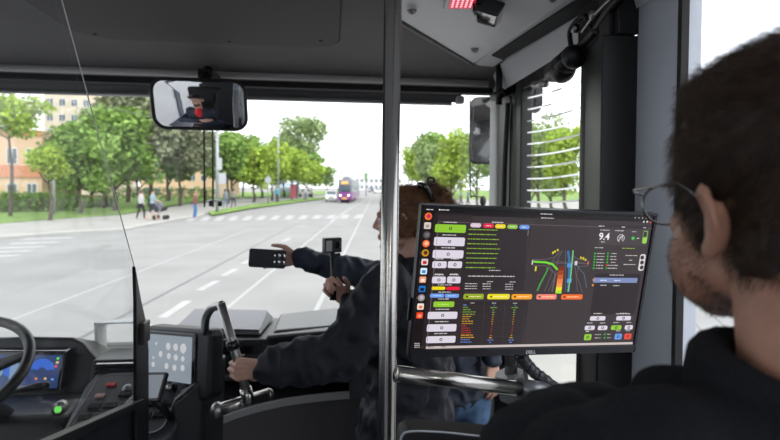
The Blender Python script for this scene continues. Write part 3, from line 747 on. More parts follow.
# bezel: four edges as one frame
fb = MB()
for lo, hi in (((-Wm / 2, -.001, Hm / 2 - .007), (Wm / 2, .006, Hm / 2)), ((-Wm / 2, -.001, -Hm / 2), (Wm / 2, .006, -Hm / 2 + .018)), ((-Wm / 2, -.001, -Hm / 2), (-Wm / 2 + .007, .006, Hm / 2)), ((Wm / 2 - .007, -.001, -Hm / 2), (Wm / 2, .006, Hm / 2))):
    fb.box(lo, hi, MO)
fb.build('bezel', mat('bezel_black', (.018, .019, .024), .3), mo, bevel=.001)
# joypad bump on the left edge
mbox('side_button', BLK, -Wm / 2 - .006, -Wm / 2, .006, .016, -.085, -.035, .002)
# display
scr = MB(); UM = []; UI = {}
def umat(c, es=1.0, key=None):
    k = (tuple(round(x, 3) for x in c), es)
    if k not in UI:
        lin = tuple(x ** 2.2 for x in c)
        m = mat('ui_%d' % len(UI), tuple(x * .03 for x in lin), .35, em=lin, es=es)
        UI[k] = len(UM); UM.append(m)
    return UI[k]
LAY = [0]
def L(x, z, d): return MO @ V((x, .0025 - d * .00012, z))
def upoly(pts, c, d=1):
    scr._f([scr.b.verts.new(L(x, z, d)) for x, z in pts], umat(c))
def rc(px, py, w_, h_, c, d=1, r=0, n=4):
    x, z = mxy(px, py); w_ *= SC; h_ *= SC
    if r: upoly([(x + a, z + b) for a, b in rrect(w_, h_, min(r * SC, w_ / 2.01, h_ / 2.01), n)], c, d)
    else: upoly([(x - w_ / 2, z - h_ / 2), (x + w_ / 2, z - h_ / 2), (x + w_ / 2, z + h_ / 2), (x - w_ / 2, z + h_ / 2)], c, d)
def circ(px, py, r, c, d=2, n=14):
    x, z = mxy(px, py); r *= SC
    upoly([(x + r * cos(2 * pi * k / n), z + r * sin(2 * pi * k / n)) for k in range(n)], c, d)
def text(px, py, w_, c, h_=1.1, d=2, seed=None):
    """a run of word-like strokes"""
    R_ = random.Random(int(px * 31 + py * 17)); x0, z = mxy(px, py); x = x0 - w_ * SC / 2; e = x0 + w_ * SC / 2
    while x < e - .0008:
        L_ = min(R_.uniform(1.2, 4.2) * SC, e - x); hh = h_ * SC * R_.uniform(.6, .85)
        upoly([(x, z - hh / 2), (x + L_, z - hh / 2), (x + L_, z + hh / 2), (x, z + hh / 2)], c, d); x += L_ + .55 * SC
def line(pts, wd, c, d=1):
    q = [V((*mxy(*p), 0)) for p in pts]; wd *= SC / 2
    for a, b in zip(q, q[1:]):
        t = (b - a).normalized(); n = V((-t.y, t.x, 0)) * wd
        upoly([((a - n).x, (a - n).y), ((b - n).x, (b - n).y), ((b + n).x, (b + n).y), ((a + n).x, (a + n).y)], c, d)
BG, PN, DK, WH, GN, TX = (.235, .205, .215), (.20, .175, .185), (.15, .13, .14), (.86, .83, .88), (.56, .78, .22), (.82, .80, .80)
GR, OR, RD, YL, BL = (.45, .70, .15), (.95, .55, .12), (.88, .20, .15), (.93, .85, .10), (.45, .62, .92)
ax, az = Wm / 2 - .008, Hm / 2 - .008
bz = -Hm / 2 + .019
upoly([(-ax, bz), (ax, bz), (ax, az), (-ax, az)], BG, 0)
upoly([(-ax, az - .012), (ax, az - .012), (ax, az), (-ax, az)], (.10, .085, .09), 1)            # top bar
upoly([(-ax, bz), (-ax + .030, bz), (-ax + .030, az - .012), (-ax, az - .012)], (.13, .10, .11), 1)   # dock
upoly([(-ax + .030, bz), (ax, bz), (ax, bz + .0055), (-ax + .030, bz + .0055)], (.78, .73, .72), 2)   # light strip
upoly([(-ax + .031, az - .027), (ax, az - .027), (ax, az - .026), (-ax + .031, az - .026)], (.42, .38, .40), 2)
upoly([(-ax + .031, bz + .006), (-ax + .032, bz + .006), (-ax + .032, az - .026), (-ax + .031, az - .026)], (.50, .46, .48), 2)
text(430.5, 209.8, 7, TX, 1.1); circ(440, 210, .8, WH); text(445.5, 210.2, 8, TX, 1.1)
text(547, 214.3, 12, TX, 1.0); text(548, 218.3, 13, TX, 1.0)
for k in range(5): circ(636 + k * 3.6, 218 + .1 * k, .55, TX)
for p, c in (((644.5, 222), TX), ((648, 222), TX), ((651.3, 222.3), (.95, .35, .15))): circ(*p, 1.0, c)
# dock icons
for k, (x, y, a, b) in enumerate([(428.7, 216.6, (.95, .45, .12), (.75, .15, .45)), (427.8, 225.9, (.85, .80, .76), (.65, .6, .58)), (427.1, 235.2, (.33, .31, .33), (.45, .43, .45)), (426.4, 243.9, (.95, .42, .25), (.98, .75, .6)), (425.6, 253.2, (.78, .55, .15), (.3, .22, .1)), (425, 262.3, (.85, .82, .82), (.8, .1, .12)), (424, 271.5, (.85, .92, .98), (.2, .55, .85)), (423.1, 280, (.95, .6, .45), (.95, .92, .9)), (422.4, 289.3, (.12, .45, .75), (.13, .10, .11)), (421.6, 298.2, (.55, .53, .55), (.72, .7, .72)), (420.8, 307, (.92, .88, .85), (.95, .5, .25)), (419.9, 315.8, (.93, .28, .15), (.98, .6, .45))]):
    if k in (0, 2, 3, 4, 9): circ(x, y, 3.4, a); circ(x + .3, y - .2, 1.9, b, 3)
    else: rc(x, y, 6.2, 6, a, 2, 1); rc(x, y + .5, 3.4, 2.8, b, 3)
    if k in (0, 4, 5, 6, 7, 8, 9, 10): circ(x - 4.9, y, .5, (.95, .4, .2), 2)
for i in range(3):
    for j in range(3): circ(415.4 + i * 1.9, 344 + j * 1.9, .6, TX)
# left button column
rc(447, 284, 36, 132, PN, 1)
def button(x, y, w_, h_, c, ic=True, lab=True):
    rc(x, y, w_, h_, c, 2, 1.4)
    if lab: text(x, y - h_ / 2 - 2.6, min(w_ * .55, 13), TX, 1.1)
    if ic: circ(x, y, 1.5, (.2, .18, .2), 3); circ(x, y, .8, c, 4)
button(450.9, 228.8, 29, 7.4, GN); button(449.8, 241.9, 29, 8, WH); button(448.5, 254.5, 29, 7.6, WH)
button(439.8, 265, 13.5, 6.4, WH); button(455.3, 265, 13.5, 6.4, WH)
for x, y in ((439.4, 277.6), (454.4, 277.6)): text(x, y - 2.4, 9, TX, 1)
button(439.2, 280.3, 13, 6.4, WH); button(454.2, 280.3, 13, 6.4, WH)
button(438.8, 288.6, 13, 3.2, YL, False, False); button(453.4, 288.8, 13, 3.2, (.93, .12, .25), False, False); text(445, 285.3, 13, TX, .9)
button(437.4, 296.0, 13.5, 3.8, BL, False, False); button(452.3, 296.2, 13.5, 3.8, BL, False, False); text(445, 292.5, 12, TX, .9)
for x, y in ((437.4, 296), (452.3, 296.2)): text(x, y, 8, (.7, .8, .97), .9, 3)
button(444.2, 304.7, 20, 5.4, GN, False); text(444.2, 304.7, 11, (.8, .93, .5), 1, 3)
button(442.9, 315.8, 28.5, 7, WH); button(442, 328.3, 28.5, 7.2, WH); button(441.2, 340.0, 28.5, 6.8, WH)
# log panel
rc(498, 249, 62, 46, (.19, .165, .175), 1)
text(498, 222.6, 11, TX, 1.1)
for (x, y), c in zip(((476.2, 225.5), (488.9, 226), (500.9, 226.6), (513, 227), (525, 227.4)), ((.85, .75, .82), (.9, .15, .3), (.93, .82, .1), (.55, .75, .3), (.4, .58, .9))):
    rc(x, y, 10.4, 4, c, 2, 2); text(x, y, 5, (.95, .93, .9), .8, 3)
for k in range(9):
    wd = [28, 27, 30, 29, 33, 31, 30, 28, 29][k]
    text(469.6 - k * .42 + wd / 2, 230 + k * 4.75, wd, (.52, .68, .22), 1.15)
rc(528.5, 233, .8, 5, (.5, .46, .48), 2); line([(529.3, 229), (526.5, 271)], .5, (.33, .3, .31))
# status panel under log
rc(494.5, 281.7, 62, 19.5, (.185, .16, .17), 1); text(495, 270.8, 11, TX, 1)
text(492, 276.6, 46, TX, 1.1)
for k in range(3):
    text(471.5 - k * .2, 284 + k * 2.5, 12, TX, .9); text(487, 284.2 + k * 2.5, 8, TX, .9); text(509.5, 284.6 + k * 2.5, 8, TX, .9)
text(490.5, 282, 6, TX, .9); text(513, 282.3, 6, TX, .9)
# pill row
for x, wd, c in ((474, 20, (.58, .66, .15)), (499, 22.5, (.92, .86, .12)), (522.3, 21, (.96, .62, .14)), (547, 21, (.96, .52, .45)), (572.5, 23, (.95, .42, .16))):
    y = 296.9 + (x - 474) * .004
    rc(x, y, wd, 5.2, c, 2, 1.6); text(x + 1.5, y, wd * .6, (.98, .92, .75), 1, 3); rc(x - wd * .33, y, 1.8, 1.6, (.2, .15, .1), 3)
# table
rc(494, 324.5, 66, 46, (.18, .155, .165), 1)
cols = [(.45, .58, .88)] + [(.48, .68, .25)] * 3 + [(.62, .66, .2)] + [(.85, .62, .12)] * 4 + [(.75, .2, .15)] * 4 + [(.9, .65, .15)] * 2 + [(.42, .55, .88)] * 2
for k, c in enumerate(cols):
    y = 305.4 + k * 2.32; wd = [4, 5, 8, 13, 12, 9, 7, 11, 11, 4, 8, 10, 10, 12, 13, 9, 11][k]
    x0 = 463.6 - k * .18
    text(x0 + wd / 2, y, wd, c, .95)
    line([(462.5 - k * .18, y + 1.2), (526 - k * .15, y + 1.6)], .22, (.34, .31, .32))
    for xx in (494.5 - k * .25, 515.5 - k * .28):
        text(xx, y + .3, [1, 7, 2.5, 2.5, 2, 1.5, 1.2, 1.5, 1.2, 1, 1, 1.2, 1, 1.5, 3, 6, 2.5][k], c, .95)
for x in (485, 505.5, 526): line([(x, 302.5), (x - 3, 345)], .3, (.34, .31, .32))
text(473, 303.4, 4, TX, .8); text(494.5, 303.5, 4, TX, .8); text(515.5, 303.6, 4, TX, .8)
# intersection map
g_ = (.42, .38, .39)
rc(558, 256, 57, 76, (.225, .195, .205), 1)
for P_ in ([(533, 260), (545, 260), (556, 257), (563, 251)], [(533, 266), (546, 266), (553, 272), (545, 292)], [(589, 261), (579, 260), (573, 255), (573, 251)], [(589, 266), (579, 267), (577, 275), (583, 293)], [(563, 251), (559, 258), (552, 292)], [(573, 251), (576, 270), (578, 292)], [(566, 250), (566, 292)], [(554, 262), (584, 263)], [(560, 251), (552, 263), (538, 292)], [(547, 263), (556, 275), (549, 292)], [(536, 263), (589, 264)]):
    line(P_, .55, g_, 2)
line([(562, 268), (556, 276), (553, 292)], .5, (.5, .46, .46), 2); line([(576, 264), (585, 275), (587, 288)], .5, (.35, .5, .55), 2)
line([(534, 262), (546, 262.6), (553, 264.5), (558, 270)], 1.9, (.45, .85, .2), 4)
line([(548, 268), (547, 272), (541, 283), (537.5, 291)], 1.0, (.2, .7, .15), 4)
for k, c in enumerate([(.45, .18, .1), (.6, .25, .12), (.78, .35, .15), (.92, .5, .25), (.95, .6, .3)]):
    rc(561.8 - k * .5, 268.6 + k * 4.3, 6, 4.4, c, 4)
rc(559.2, 290.2, 6.2, 6, (.93, .88, .15), 4); rc(559, 292.3, 6.2, 3, (.65, .88, .15), 5)
line([(568.5, 251), (570, 262), (569.5, 276), (568.8, 292)], 2.6, (.22, .42, .62), 4); rc(569.6, 265.6, 4.4, 4, (.3, .55, .85), 5); rc(569.7, 281, 4.8, 4, (.35, .6, .9), 5)
line([(573.6, 250.5), (572.5, 262), (571.2, 276), (568.5, 292)], 1.3, (.45, .78, .5), 6)
for x, y, h_ in ((553.5, 253, 2.4), (555.5, 251.8, 2), (558.2, 250.3, 2), (581.4, 258, 2.2), (583.8, 258.6, 2.4), (586, 260, 2.2), (536.2, 269, 4.6)): rc(x, y, 1.7, h_, (.85, .8, .15), 4)
rc(576.5, 263.4, 2.6, 4.2, (.85, .82, .82), 5); rc(588.6, 263.3, 1.6, 3, (.8, .4, .35), 5); rc(532.8, 262.6, 1.2, 4.5, (.85, .82, .82), 5)
# right hand panels
rc(624.5, 236.5, 53, 18, (.275, .245, .26), 1); rc(624.5, 227.3, 53, 3.4, (.19, .165, .175), 2)
text(602.5, 226.3, 7, TX, 1.1, 3); text(624, 227.3, 3.5, TX, 1, 3); text(645.3, 228, 3.5, TX, 1, 3)
text(605.5, 230.4, 10, TX, .9); text(620.5, 231, 10, TX, 1); text(634.8, 232, 5, TX, .9); text(603.5, 242.2, 4, TX, 1)
x_, z_ = mxy(621.5, 238.5)
for k in range(20):
    if k in (14, 15, 16): continue
    a, b = 2 * pi * k / 20, 2 * pi * (k + 1) / 20; r0, r1 = 3.3 * SC, 4.0 * SC
    upoly([(x_ + r0 * cos(a), z_ + r0 * sin(a)), (x_ + r1 * cos(a), z_ + r1 * sin(a)), (x_ + r1 * cos(b), z_ + r1 * sin(b)), (x_ + r0 * cos(b), z_ + r0 * sin(b))], TX, 3)
line([(619, 241), (623.5, 235.5)], .8, TX, 4); line([(619.5, 238.4), (623.7, 235.6), (622.3, 240.3)], .6, TX, 4)
rc(633.7, 238.5, 3.6, 1.5, (.25, .8, .3), 3); rc(633.7, 238.5, 1.5, 3.4, (.25, .8, .3), 4); text(638.6, 238.6, 2.6, TX, 1.4)
rc(645.7, 237.4, 5.2, 13, (.5, .7, .35), 2, 1.5); rc(645.8, 235, 3.8, 6.4, (.22, .2, .21), 3, 1); rc(645.6, 240.2, 4.4, 6.4, (.6, .82, .3), 3, 1)
text(599.5, 248, 9, TX, .9); text(629, 248.6, 14, (.6, .78, .2), .9)
for k in range(6):
    y = 253.8 + k * 2.95
    circ(595.6 - k * .3, y, .95, (.1, .75, .15), 3, 8); text(601.4 - k * .3, y, 8, TX, .9, 3)
    circ(608.6 - k * .3, y, .95, (.1, .75, .15) if k != 4 else (.9, .3, .15), 3, 8); text(614.6 - k * .3, y, [6, 7, 7, 5, 11, 10][k], TX, .9, 3)
rc(642.6, 262.8, 6.4, 17, (.85, .83, .84), 2, 2.2)
for k in range(3): circ(642.9 - k * .3, 257.8 + k * 5, 2.1, (.2, .18, .19), 3)
text(632, 255.8, 13, TX, .9); text(631.5, 260.5, 4, TX, .9); text(630.5, 264.8, 14, TX, .9)
rc(616.2, 294.5, 50, 42, (.165, .14, .15), 1, 2); text(617.5, 275.4, 16, TX, 1)
rc(616.2, 280.6, 48.5, 5, (.48, .54, .72), 2); text(604, 280.6, 7, (.9, .92, .97), 1, 3); text(618, 280.8, 7, (.9, .92, .97), 1, 3); circ(594, 280.2, 1, OR, 3)
circ(593.4, 285.5, 1.1, OR, 3); text(604, 285.6, 6.5, TX, 1); text(617, 286, 7, TX, 1)
button(598.3, 318.8, 17, 4.6, WH, True, True); button(624.2, 318.6, 16.5, 4.6, WH, True, True); text(624, 314.2, 17, TX, 1)
button(590.3, 328.3, 11, 4.6, WH); button(603.2, 328.3, 10.6, 4.6, WH); button(616.8, 328.0, 11.8, 4.8, GN); button(629.4, 327.8, 9.2, 4.6, WH)
button(588.3, 337.6, 8, 6.4, GN); button(618.8, 337, 8, 6.2, (.4, .6, .9)); button(628.5, 336.8, 8, 6.2, (.92, .3, .22))
text(598.6, 335, 7, TX, .9); text(598.4, 338.4, 7, TX, .9); circ(605.3, 334.6, 1.1, (.1, .7, .12), 3); circ(605.1, 338.2, 1.1, (.1, .7, .12), 3); text(609.6, 334.7, 4, TX, .9); text(609.4, 338.2, 4, TX, .9)
text(421, 347.6, 7, (.3, .28, .3), .9, 4); text(431, 347.4, 6, (.3, .28, .3), .9, 4); text(444, 347.2, 5, (.3, .28, .3), .9, 4)
disp = scr.build('display', UM, mo)
def txt(s_, px, py, size, m_, nm, par, dep=5, bold=0.0, ctr=True):
    cu = bpy.data.curves.new('t', 'FONT'); cu.body = s_; cu.size = 1; cu.offset = bold; cu.align_x = 'CENTER' if ctr else 'LEFT'; cu.align_y = 'CENTER'
    o = bpy.data.objects.new('t', cu); col.objects.link(o)
    dg = bpy.context.evaluated_depsgraph_get(); dg.update()
    me = bpy.data.meshes.new_from_object(o.evaluated_get(dg), depsgraph=dg); bpy.data.objects.remove(o)
    me.materials.clear()
    x, z = mxy(px, py)
    me.transform(MO @ Matrix.Translation((x, .0025 - dep * .00012, z)) @ Matrix.Rotation(radians(90), 4, 'X') @ Matrix.Scale(size * SC, 4))
    return linkmesh(nm, me, m_, par)
txt('9.4', 604.8, 237.0, 9.5, mat('ui_white', (.02, .02, .02), .4, em=(.85, .83, .84)), 'speed_readout', mo, 5, .02)
txt('DELL', 530.5, 351.8, 4.6, mat('logo_grey', (.45, .46, .48), .35, em=(.30, .31, .33), es=.35), 'logo', mo, 36, .03)

# ============================================================ PEOPLE
SKIN = mat('skin', (.66, .39, .30), .5, bump=.12, bscale=300, var=.06, vscale=30)
SKINM = mat('skin_man', (.44, .225, .155), .5, bump=.2, bscale=500, var=.09, vscale=60)
def rotm(fwd, up=(0, 0, 1)):
    f = V(fwd).normalized(); u = V(up); r = f.cross(u).normalized(); u = r.cross(f).normalized()
    return Matrix((r, f, u)).transposed()          # local x = right, y = forward, z = up
def head(mb, c, R_, s=1.0, ears=True, hi=False, ez=0.0, ey=0.0, es_=1.0):
    c = V(c)
    P_ = lambda x, y, z: c + R_ @ V((x * s, y * s, z * s))
    E_ = lambda p, r: mb.ell(P_(*p), tuple(k * s for k in r), R_, 26 if hi else 16, 16 if hi else 10)
    K_ = lambda a, b, r0, r1: mb.cap(P_(*a), P_(*b), r0 * s, r1 * s, 12)
    E_((0, -.012, .035), (.076, .097, .082)); E_((0, .03, -.02), (.062, .066, .08)); E_((0, .035, -.065), (.048, .052, .042))
    K_((-.050, .005, -.060), (-.018, .068, -.090), .021, .018); K_((.050, .005, -.060), (.018, .068, -.090), .021, .018)
    E_((0, .078, -.092), (.020, .018, .018))
    K_((-.035, .083, .028), (.035, .083, .028), .012, .012)
    E_((-.040, .062, -.022), (.022, .022, .018)); E_((.040, .062, -.022), (.022, .022, .018))
    K_((0, .094, .020), (0, .113, -.018), .007, .010); K_((-.012, .100, -.024), (.012, .100, -.024), .008, .008)
    K_((-.018, .093, -.052), (.018, .093, -.052), .006, .006); K_((-.015, .091, -.062), (.015, .091, -.062), .0065, .0065)
    if ears:
        for q in (-1, 1):
            x = q * .078
            E_((q * .076, -.010 + ey, -.005 + ez), (.007, .017 * es_, .028 * es_))
            pts = [(x - q * .002, .004, .010), (x + q * .007, -.002, .026), (x + q * .012, -.018, .031), (x + q * .013, -.030, .016), (x + q * .010, -.029, -.004), (x + q * .006, -.018, -.020), (x + q * .002, -.006, -.028)]
            pts = [(a_, (b_ + .01) * es_ - .01 + ey, c_ * es_ + ez) for a_, b_, c_ in pts]
            for a, b in zip(pts, pts[1:]): K_(a, b, .0045, .0045)
            E_((x + q * .003, -.007 + ey, -.029 * es_ + ez), (.005, .009, .009))
    return P_
def hand(mb, W, d, n, side, curl=(20, 30, 20), s=1.0, thumb=(.75, .55, .35), spread=.05, curls=None):
    """W wrist, d to the knuckles, n out of the palm, side=+1/-1 puts the thumb on +/- (d x n)"""
    W = V(W); d = V(d).normalized(); n = V(n); n = (n - d * n.dot(d)).normalized(); t = d.cross(n) * side
    off = (.030, .010, -.010, -.028); ln = ((.044, .027, .021), (.049, .031, .022), (.045, .029, .021), (.036, .022, .019)); rad = (.0088, .0090, .0086, .0076); kn = (.086, .090, .086, .078)
    for i in range(4):
        K = W + (d * kn[i] + t * off[i]) * s
        mb.cap(W + (d * .008 + t * off[i] * .55) * s, K, .0135 * s, .0115 * s, 10)
        cc = curls[i] if curls else curl
        a = 0; p = K; dr_ = (d + t * off[i] * spread * 30).normalized()
        for L_, c_, r_ in zip(ln[i], cc, (1, .93, .85)):
            a += radians(c_); v = dr_ * cos(a) + n * sin(a); q = p + v * L_ * s
            mb.cap(p, q, rad[i] * r_ * s, rad[i] * r_ * .93 * s, 10); p = q
    b = W + (d * .022 + t * .022 + n * .006) * s
    v1 = (t * thumb[0] + d * thumb[1] + n * thumb[2]).normalized(); p1 = b + v1 * .042 * s
    mb.cap(b, p1, .0145 * s, .0115 * s, 10)
    v2 = (t * thumb[0] * .35 + d * (thumb[1] + .3) + n * (thumb[2] + .25)).normalized(); p2 = p1 + v2 * .030 * s; mb.cap(p1, p2, .0105 * s, .0095 * s, 10)
    v3 = (v2 + n * .25 - t * .1).normalized(); mb.cap(p2, p2 + v3 * .024 * s, .0095 * s, .0078 * s, 10)
def limb(mb, a, b, r0, r1, mid=None):
    a, b = V(a), V(b)
    if mid: mb.cap(a, a.lerp(b, .4), r0, mid); mb.cap(a.lerp(b, .4), b, mid, r1)
    else: mb.cap(a, b, r0, r1)
def wr(amp, sc, seed=0.0, amp2=0, sc2=60):
    o = V((seed, seed * 1.7, seed * .3))
    def f(p):
        v = noise.noise(p * sc + o); r = (1 - abs(noise.noise(p * sc * 1.3 + o * 2)) * 2.2)
        return amp * (v * .8 + r * .6) + (amp2 * noise.noise(p * sc2) if amp2 else 0)
    return f
def torso(mb, pel, chest, rw, sh, k=1.0, puff=0.0):
    pel, chest = V(pel), V(chest)
    Rt = Matrix((rw, V((0, 0, 1)).cross(rw), V((0, 0, 1)))).transposed() if True else None
    mb.ell(pel, (.165 * k + puff, .115 * k + puff, .13), Rt)
    mb.ell(pel.lerp(chest, .35), (.150 * k + puff, .105 * k + puff, .15), Rt)
    mb.ell(pel.lerp(chest, .72), (.165 * k + puff, .115 * k + puff, .16), Rt)
    mb.ell(chest, (.17 * k + puff, .11 * k + puff, .13), Rt)

# ---------------- man at the right, nearest
hc = V((.409, .425, 1.744))
hf = V((.09, 1, -.08))
RH = rotm(hf)
man = thing('person', 'bearded man with short dark hair and thin-framed glasses, seen from behind at the right', 'person', (.37, .36, 0))
shL, shR = V((.185, .33, 1.525)), V((.565, .37, 1.525))
nk = V((.375, .345, 1.60))
mb = MB(); P_ = head(mb, hc, RH, 1.10, True, True, -.020, -.014, .78)
mb.ell(hc + RH @ V((-.052, .045, -.060)), (.028, .035, .045), RH); mb.ell(hc + RH @ V((.052, .045, -.060)), (.028, .035, .045), RH)
mb.cap(nk - V((0, 0, .10)), hc + RH @ V((0, -.035, -.05)), .066, .060); mb.cap(nk, hc + RH @ V((0, -.02, .0)), .062, .062)
mb.ell(hc + RH @ V((0, -.045, -.055)), (.058, .045, .06), RH)
mb.cap(shL, shR, .05, .05); torso(mb, (.375, .36, 1.02), (.375, .36, 1.36), V((1, 0, 0)), 0)
elL, wrL = V((.135, .40, 1.24)), V((.22, .66, 1.16)); elR, wrR = V((.64, .42, 1.24)), V((.56, .66, 1.16))
for a, b, c, sd in ((shL, elL, wrL, 1), (shR, elR, wrR, -1)):
    limb(mb, a, b, .05, .040); limb(mb, b, c, .040, .026)
    hand(mb, c, (c - b), (0, 0, -1), -sd, (18, 22, 15))
for x in (.29, .46):
    limb(mb, (x, .36, .98), (x, .40, .52), .082, .055); limb(mb, (x, .40, .52), (x, .37, .10), .052, .038); mb.cap((x, .35, .05), (x, .50, .04), .038, .035)
MM = mat('skin_beard', (.40, .19, .125), .5)
n_ = SKINM.node_tree
body = blob('body', mb, .0042, SKINM, man, 5)
# jacket
mb = MB()
mb.ell((.375, .36, 1.30), (.205, .145, .22)); mb.ell((.375, .36, 1.08), (.19, .14, .24)); mb.cap((.26, .345, 1.50), (.49, .36, 1.50), .09, .09)
mb.cap(shL + V((.05, .01, .005)), elL, .076, .070); mb.cap(elL, wrL, .068, .045); mb.cap(shR, elR, .075, .070); mb.cap(elR, wrR, .068, .045)
mb.cap(shL, nk + V((-.04, 0, -.045)), .068, .055); mb.cap(shR, nk + V((.04, 0, -.045)), .065, .055)
mb.ell((.175, .40, 1.515), (.06, .06, .065)); mb.cap((.22, .45, 1.525), (.31, .45, 1.50), .045, .05); mb.cap((.185, .39, 1.55), (.20, .44, 1.535), .038, .038)
for a, b in (((.30, .42, 1.56), (.33, .30, 1.58)), ((.33, .30, 1.58), (.42, .28, 1.58)), ((.42, .28, 1.58), (.46, .38, 1.56)), ((.30, .42, 1.56), (.31, .40, 1.50))): mb.cap(a, b, .036, .036)
JM = mat('jacket_charcoal', (.016, .017, .021), .95, bump=.9, bscale=900, spec=.15, var=.35, vscale=300)
blob('jacket', mb, .006, JM, man, 8, wr(.007, 11, 3.3, .0012, 120))
mb = MB()
cr = [V((.375 + .078 * cos(a), .355 + .072 * sin(a), 1.598 + .012 * sin(a * 1) - .01 * cos(a))) for a in [2 * pi * k / 26 for k in range(26)]]
mb.tube(cr, .017, 10, closed=True); mb.tube([p_ - V((0, 0, .02)) for p_ in cr], .020, 10, closed=True)
blob('collar', mb, .005, JM, man, 4, wr(.002, 40, 1.1))
mb = MB()
for x in (.29, .46):
    mb.cap((x, .36, 1.0), (x, .40, .52), .10, .072); mb.cap((x, .40, .52), (x, .37, .11), .07, .055)
mb.ell((.375, .36, .99), (.175, .125, .13))
blob('trousers', mb, .010, mat('trouser_dark', (.02, .022, .03), .9), man, 6, wr(.006, 12, 2))
for x in (.29, .46):
    MB().cap((x, .33, .045), (x, .52, .04), .045, .042).build('shoe', mat('shoe_black', (.015, .015, .015), .5), man, True)
# hair: cap surface + strands
HAIR = mat('hair_dark', (.022, .013, .009), .55, var=.4, vscale=80, spec=.4)
HAIRS = mat('hair_strand', (.050, .025, .012), .5, var=.4, vscale=40, spec=.5)
mb = MB()
Eh = lambda p, r: mb.ell(hc + RH @ (V(p) * 1.08), tuple(k * 1.08 for k in r), RH, 26, 16)
Eh((0, -.016, .046), (.083, .101, .085)); Eh((0, -.070, -.075), (.052, .032, .040)); Eh((-.046, -.045, -.040), (.026, .034, .045)); Eh((.046, -.045, -.040), (.026, .034, .045)); Eh((0, .035, .086), (.062, .052, .044)); Eh((0, -.050, -.010), (.068, .062, .075)); Eh((0, -.068, -.045), (.050, .036, .045))
Eh((-.070, .012, .020), (.013, .026, .045)); Eh((.070, .012, .020), (.013, .026, .045)); Eh((-.071, .006, -.016), (.008, .012, .026)); Eh((.071, .006, -.016), (.008, .012, .026))
hairo = blob('hair', mb, .004, HAIR, man, 6, wr(.0018, 60, 5, .0012, 140))
def strands(surface, n, length, width, m_, nm, par, flow, keep=None, jit=.35, seed=1, lift=.35):
    R_ = np.random.default_rng(seed)
    me = surface.data; me.calc_loop_triangles()
    org = ORG[surface]
    nv = len(me.vertices); co = np.empty(nv * 3); me.vertices.foreach_get('co', co); co = co.reshape(-1, 3) + np.array(org)
    nr = np.empty(nv * 3); me.vertices.foreach_get('normal', nr); nr = nr.reshape(-1, 3)
    tr = np.array([t.vertices[:] for t in me.loop_triangles])
    ar = np.linalg.norm(np.cross(co[tr[:, 1]] - co[tr[:, 0]], co[tr[:, 2]] - co[tr[:, 0]]), axis=1)
    cen = co[tr].mean(1)
    if keep is not None: ar = ar * np.array([keep(V(c)) for c in cen])
    ar /= ar.sum(); idx = R_.choice(len(tr), n, p=ar)
    b = R_.random((n, 2)); sw_ = b.sum(1) > 1; b[sw_] = 1 - b[sw_]
    T = tr[idx]; p = co[T[:, 0]] + (co[T[:, 1]] - co[T[:, 0]]) * b[:, :1] + (co[T[:, 2]] - co[T[:, 0]]) * b[:, 1:]
    N = nr[T].mean(1); N /= np.linalg.norm(N, axis=1)[:, None] + 1e-9
    F = flow(p, N); F = F - N * (F * N).sum(1)[:, None]; F /= np.linalg.norm(F, axis=1)[:, None] + 1e-9
    F = F + R_.normal(0, jit, F.shape); F /= np.linalg.norm(F, axis=1)[:, None]
    Ln = length * R_.uniform(.6, 1.15, n)[:, None]
    S_ = np.cross(F, N); S_ /= np.linalg.norm(S_, axis=1)[:, None] + 1e-9
    P0 = p - N * .001; P1 = p + N * Ln * lift + F * Ln * .45; P2 = p + N * Ln * lift * 1.15 + F * Ln
    W_ = width
    vs_ = []; 
    A = np.stack([P0 - S_ * W_, P0 + S_ * W_, P0 + N * W_ * 1.5, P1 - S_ * W_ * .8, P1 + S_ * W_ * .8, P1 + N * W_ * 1.3, P2], 1).reshape(-1, 3)
    base_ = (np.arange(n) * 7)[:, None, None]
    q4 = (np.array([[0, 1, 4, 3], [1, 2, 5, 4], [2, 0, 3, 5]])[None] + base_).reshape(-1, 4)
    q3 = (np.array([[3, 4, 6], [4, 5, 6], [5, 3, 6]])[None] + base_).reshape(-1, 3)
    m2 = bpy.data.meshes.new(nm); m2.from_pydata(A.tolist(), [], q4.tolist() + q3.tolist())
    return linkmesh(nm, m2, m_, par, True)
Rn = np.array([list(r) for r in RH])
hcn = np.array(hc)
def flow_man(p, N):
    l = (p - hcn) @ Rn     # local coords
    f = np.zeros_like(p)
    k = np.clip((l[:, 2] - .0) / .12, 0, 1); f[:, 1] = .15 + .65 * k; f[:, 2] = -1 + k; f[:, 0] = l[:, 0] * 4
    return f @ Rn.T
strands(hairo, 26000, .014, .00022, HAIRS, 'hair_strands', man, flow_man, None, .28, 3, .40)
# beard: short stubble on jaw, cheeks, chin
def beard(c):
    l = RH.transposed() @ (c - hc) / 1.04
    if l.y < .0 or l.z > -.005 or l.z < -.125: return 0
    side_ = abs(l.x)
    if l.z > -.035: return .35 if l.y < .03 + 0 and side_ > .05 else 0
    if l.z > -.06 and .03 < l.y and side_ < .045 and l.z > -.045: return .1
    return 1.0
strands(body, 5200, .0055, .00015, HAIRS, 'beard', man, lambda p, N: np.tile(np.array([[0., .3, -1.]]), (len(p), 1)), beard, .3, 7, .35)
for q in (-1, 1):
    MB().ell(hc + RH @ V((q * .033, .080, .005)), .0125, None, 16, 10).build('eye', mat('eye_white', (.75, .72, .70), .2), man, True)
    MB().tube([hc + RH @ V((q * .033, .0918, .005)), hc + RH @ V((q * .033, .0928, .005))], .006, 14).build('iris', mat('iris_brown', (.06, .03, .02), .2), man)
